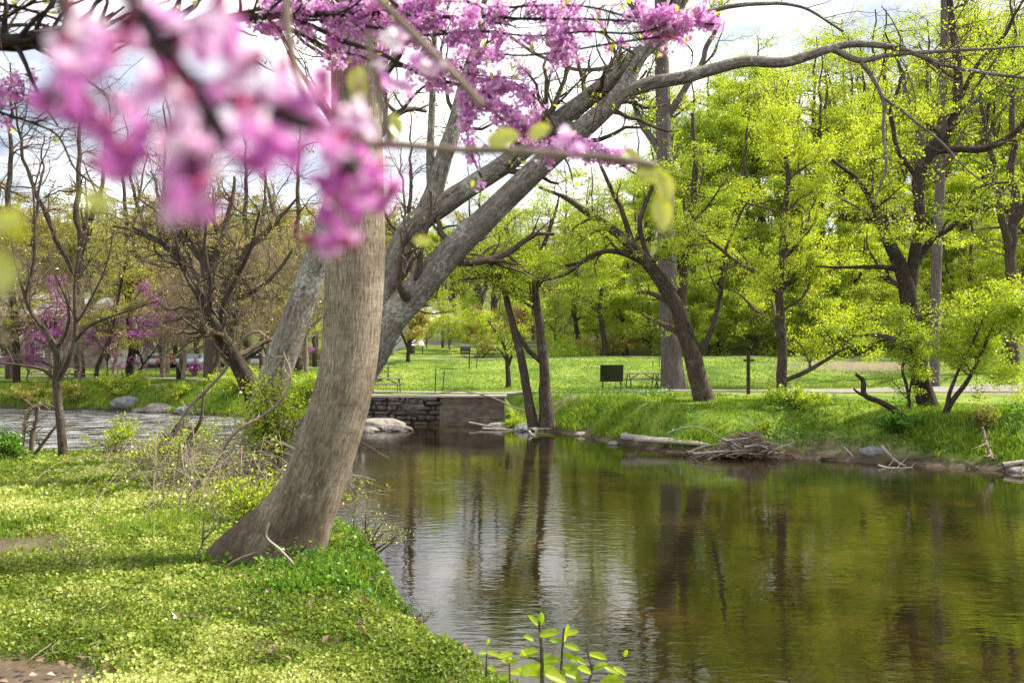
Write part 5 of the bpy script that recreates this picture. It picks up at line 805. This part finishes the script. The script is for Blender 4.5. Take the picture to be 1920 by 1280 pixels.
for px, py, Yd, s, dx, dz in [(175, 372, .27, .010, .6, -.4), (12, 420, .3, .012, .8, .3), (-6, 500, .26, .014, .2, -.8), (30, 440, .3, .008, .9, .1)]:
    l = MB(); petal(l, PP(px, py, Yd)-np.array([dx, 0, dz])*s*.5, np.array([dx, .1, dz]), np.array([.2, -1, .4]), s, s*.4, .15, .4); l.build('leaf', M['young_leaf'], root2)
root3 = thing('leafing_twig', 'out-of-focus redbud twig with yellowing young leaves crossing the middle of the picture', 'twig', PP(560, 300, .66)); b = MB()
for q in ([(560, -200, 14), (650, -60, 13), (720, 10, 12), (762, 52, 11), (820, 110, 10), (875, 165, 9), (905, 200, 6)], [(600, 270, 6), (740, 272, 5), (860, 282, 6), (960, 284, 5), (1060, 292, 6), (1150, 298, 5), (1230, 312, 4)], [(730, 265, 6), (718, 200, 5), (700, 120, 5), (690, 60, 4)], [(560, -200, 14), (540, 60, 10), (600, 270, 9)]): P, R = lp(q, .66, 26, .002, 2); tubes(b, P, R, 8)
b.build('stem', M['twig_tan'], root3)
for px, py, s, dx, dz in [(940, 262, .030, .9, .25), (1010, 248, .022, .8, .5), (1215, 330, .030, .8, -.1), (1242, 345, .030, .3, -.9), (1238, 395, .034, .1, -1), (1180, 290, .02, .7, -.3), (790, 452, .016, .9, -.2), (735, 245, .020, .2, .9), (742, 235, .02, -.3, .9), (668, 150, .026, .2, 1), (672, 175, .02, .5, .7)]:
    l = MB(); petal(l, PP(px, py, .66)-np.array([dx, 0, dz])*s*.4, np.array([dx, .15, dz]), np.array([.25, -1, .35]), s*.85, s*.27, .12, rg.random()); l.build('leaf', M['young_leaf'], root3)
for px, py, tone in [(735, 80, .9), (745, 55, .8), (800, 115, .8), (815, 120, .7), (700, 130, .8), (712, 140, .3), (755, 155, .4), (790, 105, .5), (1085, 280, .5), (1060, 262, .6)]:
    c = PP(px, py, .66); l = MB()
    for j in range(4): petal(l, c, unit(rg.normal(size=3)+np.array([0, 0, -.4])), unit(rg.normal(size=3)), .011, .005, .3, np.clip(tone+rg.normal()*.15, 0, 1.2))
    l.build('flower', M['petal_near'], root3)
# ------------------------------------------------------------------ brambles and bits on the near bank
b = MB(); rg = np.random.default_rng(61); n = 260; px = 300+300*rg.random(n); py = 850+130*rg.random(n); P = []
for k in range(n):
    Yd = rg.uniform(8.2, 15.5) if px[k] < 560 else rg.uniform(9, 12); x = (px[k]-960)/FX*Yd-.3*rg.random(); z = float(H(x, Yd)); a = rg.random()*6.28; L_ = rg.uniform(.4, 1.3)
    P.append(smooth_path([(x, Yd, z-.05), (x+math.cos(a)*L_*.3, Yd+math.sin(a)*L_*.3, z+L_*rg.uniform(.35, .7)), (x+math.cos(a)*L_*.8, Yd+math.sin(a)*L_*.7, z+L_*rg.uniform(.1, .6)), (x+math.cos(a+.4)*L_*1.1, Yd+math.sin(a+.4)*L_, z+L_*rg.uniform(-.1, .3))], 12, .05, k))
P = np.array(P); R = np.linspace(1, .4, 12)[None]*rg.uniform(.004, .009, n)[:, None]; tubes(b, P, R, 5); P2, R2 = spawn(rg, P, R, 420, .2, 1, (30, 80), (.1, .45), K=6, rmin=.0018); tubes(b, P2, R2, 3)
br = tag(b.build('brambles', M['twig_tan']), 'tangle of dry tan bramble stems on the bank left of the big trunk', 'brambles', kind='stuff'); l = MB(); leaves(l, on_twigs(rg, P2, 1800, .03, .1, 3), .038, rg); l.build('bramble_leaves', M['leaf_bright'], br, smooth=False)
def stem(label, pts, Yd, seed, m='twig_tan', nb=4, cat='branch'):
    P, R = lp(pts, Yd, 30, .02, seed); b = MB(); tubes(b, P, R, 8, .1, seed)
    if nb: p2, q2 = spawn(np.random.default_rng(seed), P[None], R[None], nb*4, .2, 1, (30, 80), (.1, .5), K=7, rmin=.002); tubes(b, p2, q2, 4)
    return tag(b.build('bare_branch', M[m], loc=P[0]), label, cat)
stem('long pale bare branch slanting up from the brambles to the vine-covered trunk', [(395, 920, 7), (410, 860, 7), (440, 810, 7), (490, 780, 6), (530, 745, 5), (545, 710, 4), (530, 660, 4)], 9.6, 71)
stem('leaning forked grey stem between the tangled tree and the leafy bush', [(318, 880, 9), (330, 820, 8), (350, 770, 7), (385, 735, 6), (425, 690, 5), (450, 640, 4), (480, 620, 5), (505, 635, 4)], 14.5, 72, 'twig_tan')
stem('short dark stump-like stem standing right of the leafy bush', [(312, 885, 14), (318, 840, 12), (332, 800, 9), (345, 785, 6)], 15, 73, 'twig')
stem('dark thin stem leaning left in front of the leafy bush', [(330, 870, 10), (350, 830, 9), (375, 790, 7), (380, 740, 4)], 14.2, 74, 'twig', 2)
stem('reddish dead stem left of the young sapling', [(40, 850, 9), (45, 810, 8), (55, 770, 7), (90, 755, 4)], 17, 75, 'twig_tan', 5)
stem('second dead stem beside the reddish one left of the sapling', [(58, 855, 9), (62, 810, 8), (70, 775, 6), (40, 745, 4)], 17, 76, 'twig', 5)
stem('low branch crossing the waterline at the far left', [(60, 860, 6), (85, 825, 6), (105, 800, 4), (120, 790, 2)], 16.5, 77, 'twig', 3)
stem('thin upright stem in front of the brambles beside the trunk root', [(377, 1050, 4), (379, 1010, 4), (380, 975, 3)], 6.6, 78, 'twig', 1)
stem('bent pale twig leaning against the foot of the big trunk', [(552, 1058, 5), (525, 1030, 5), (500, 1005, 4), (505, 980, 3)], 5.9, 79, 'driftwood', 0)
stem('brown twig lying at the foot of the flared root', [(425, 1062, 5), (450, 1048, 4), (480, 1036, 3)], 5.95, 80, 'twig_tan', 0)
for px, py, n, lab in [(500, 1070, 130, None)]: pass
b = MB(); n = 1500; x, y = inview(n, 3.8, 14, -200, 1000); k = near_ok(x, y)&(rg.random(n) < .55+.4*bare(x, y)); leaves(b, np.stack([x, y, H(x, y)+.03], 1)[k], rg.uniform(.03, .06, k.sum()), rg, upb=1.3)
tag(b.build('leaf_litter', M['dry'], smooth=False), 'dead brown leaves scattered over the near bank', 'dead leaves', kind='stuff')
b = MB(); P = []
for k in range(150):
    x, y = inview(1, 3.9, 10, -150, 900); x, y = x[0], y[0]; 
    if H(x, y) < 1.2: continue
    a = rg.random()*6.28; L_ = rg.uniform(.06, .3); z = float(H(x, y))+.03; P.append(smooth_path([(x, y, z), (x+math.cos(a)*L_/2, y+math.sin(a)*L_/2, z+.015), (x+math.cos(a+.2)*L_, y+math.sin(a+.2)*L_, z)], 6, .01, k))
P = np.array(P); tubes(b, P, np.linspace(1, .5, 6)[None]*rg.uniform(.002, .005, len(P))[:, None], 5); tag(b.build('twig_litter', M['twig_tan']), 'small dry twigs strewn over the leafy bank', 'twigs', kind='stuff')
# foreground saplings at the water edge
def broad(mb, c, d, s, r_): petal(mb, c, d, np.array([.15+r_*.3, -.5, .9]), s*(.75+.5*r_), s*(.24+.08*r_), .16, r_)
def sap(label, stems, Yd, lv, seed):
    rg = np.random.default_rng(seed); P0 = PP(stems[0][0][0], stems[0][0][1], Yd); r = thing('leafy_sapling', label, 'sapling', P0); b = MB()
    for q in stems: P, R = lp(q, Yd, 16, .004, seed); tubes(b, P, R, 7)
    b.build('stem', M['twig'], r); l = MB()
    for px, py, s, dx, dz in lv: broad(l, PP(px, py, Yd+rg.normal()*.03), np.array([dx, rg.normal()*.3-.2, dz]), s*.72/FX*Yd, rg.random()*.9+.1)
    l.build('leaves', M['sap_leaf'], r); return r
M['sap_leaf'] = leafmat('sap_leaf', [(.09, .18, .01), (.22, .36, .015), (.42, .52, .02), (.52, .56, .04)], .62, 40, .03)
sap('tallest leafy sapling in the bottom foreground, with a pair of leaves at its tip', [[(1018, 1420, 9), (1016, 1280, 8), (1014, 1200, 7), (1010, 1165, 5)], [(1016, 1240, 4), (985, 1228, 3), (960, 1222, 2)]], 3.5, [(1010, 1172, 42, .15, .9), (1008, 1172, 36, -.7, .6), (1012, 1192, 50, 1, .1), (1008, 1220, 48, -.9, -.25), (1000, 1200, 34, -.8, .3), (1016, 1230, 44, .9, -.3), (1012, 1245, 52, -.9, -.5), (1018, 1262, 56, .8, -.5), (985, 1228, 30, -.5, .6), (962, 1226, 34, -.9, -.2), (1012, 1270, 60, -.8, .1)], 1)
sap('leafy sapling just right of the tallest one in the bottom foreground', [[(1052, 1420, 7), (1052, 1280, 6), (1055, 1220, 5), (1058, 1178, 3)]], 3.6, [(1058, 1200, 44, 0, 1), (1060, 1190, 32, 1, .1), (1058, 1210, 46, .9, -.35), (1054, 1205, 40, -1, .1), (1056, 1225, 44, .8, -.5), (1052, 1235, 46, -.9, -.3), (1054, 1250, 50, .9, -.1), (1052, 1265, 60, -.7, .1)], 2)
sap('low branching sapling with yellow-green leaves at the right of the foreground saplings', [[(1090, 1400, 7), (1096, 1300, 6), (1110, 1255, 5), (1102, 1220, 4), (1100, 1200, 2)], [(1110, 1255, 4), (1140, 1245, 3), (1165, 1262, 2)]], 3.6, [(1104, 1225, 50, 1, -.2), (1112, 1255, 44, .8, .3), (1108, 1262, 40, -.7, .3), (1130, 1248, 48, .9, -.5), (1150, 1250, 34, .9, -.6), (1098, 1245, 36, -.8, .4), (1140, 1262, 46, .5, -.7), (1170, 1230, 22, .4, .8), (1090, 1275, 60, -.6, .2), (1125, 1280, 60, .8, .1)], 3)
sap('slim stem with two drooping leaves left of the foreground saplings', [[(912, 1420, 4), (912, 1290, 4), (913, 1225, 3)]], 4.0, [(913, 1222, 30, .9, -.3), (912, 1224, 28, -.8, .1), (912, 1208, 16, .2, .9), (914, 1250, 26, .8, -.4)], 4)
sap('thin-leaved seedling between the slim stem and the tallest sapling', [[(958, 1420, 4), (957, 1290, 4), (955, 1240, 3)]], 3.9, [(955, 1240, 26, -.9, .2), (956, 1246, 30, .8, .4), (955, 1236, 20, .2, .9), (957, 1266, 34, -.8, -.2), (957, 1262, 34, .9, -.1)], 5)
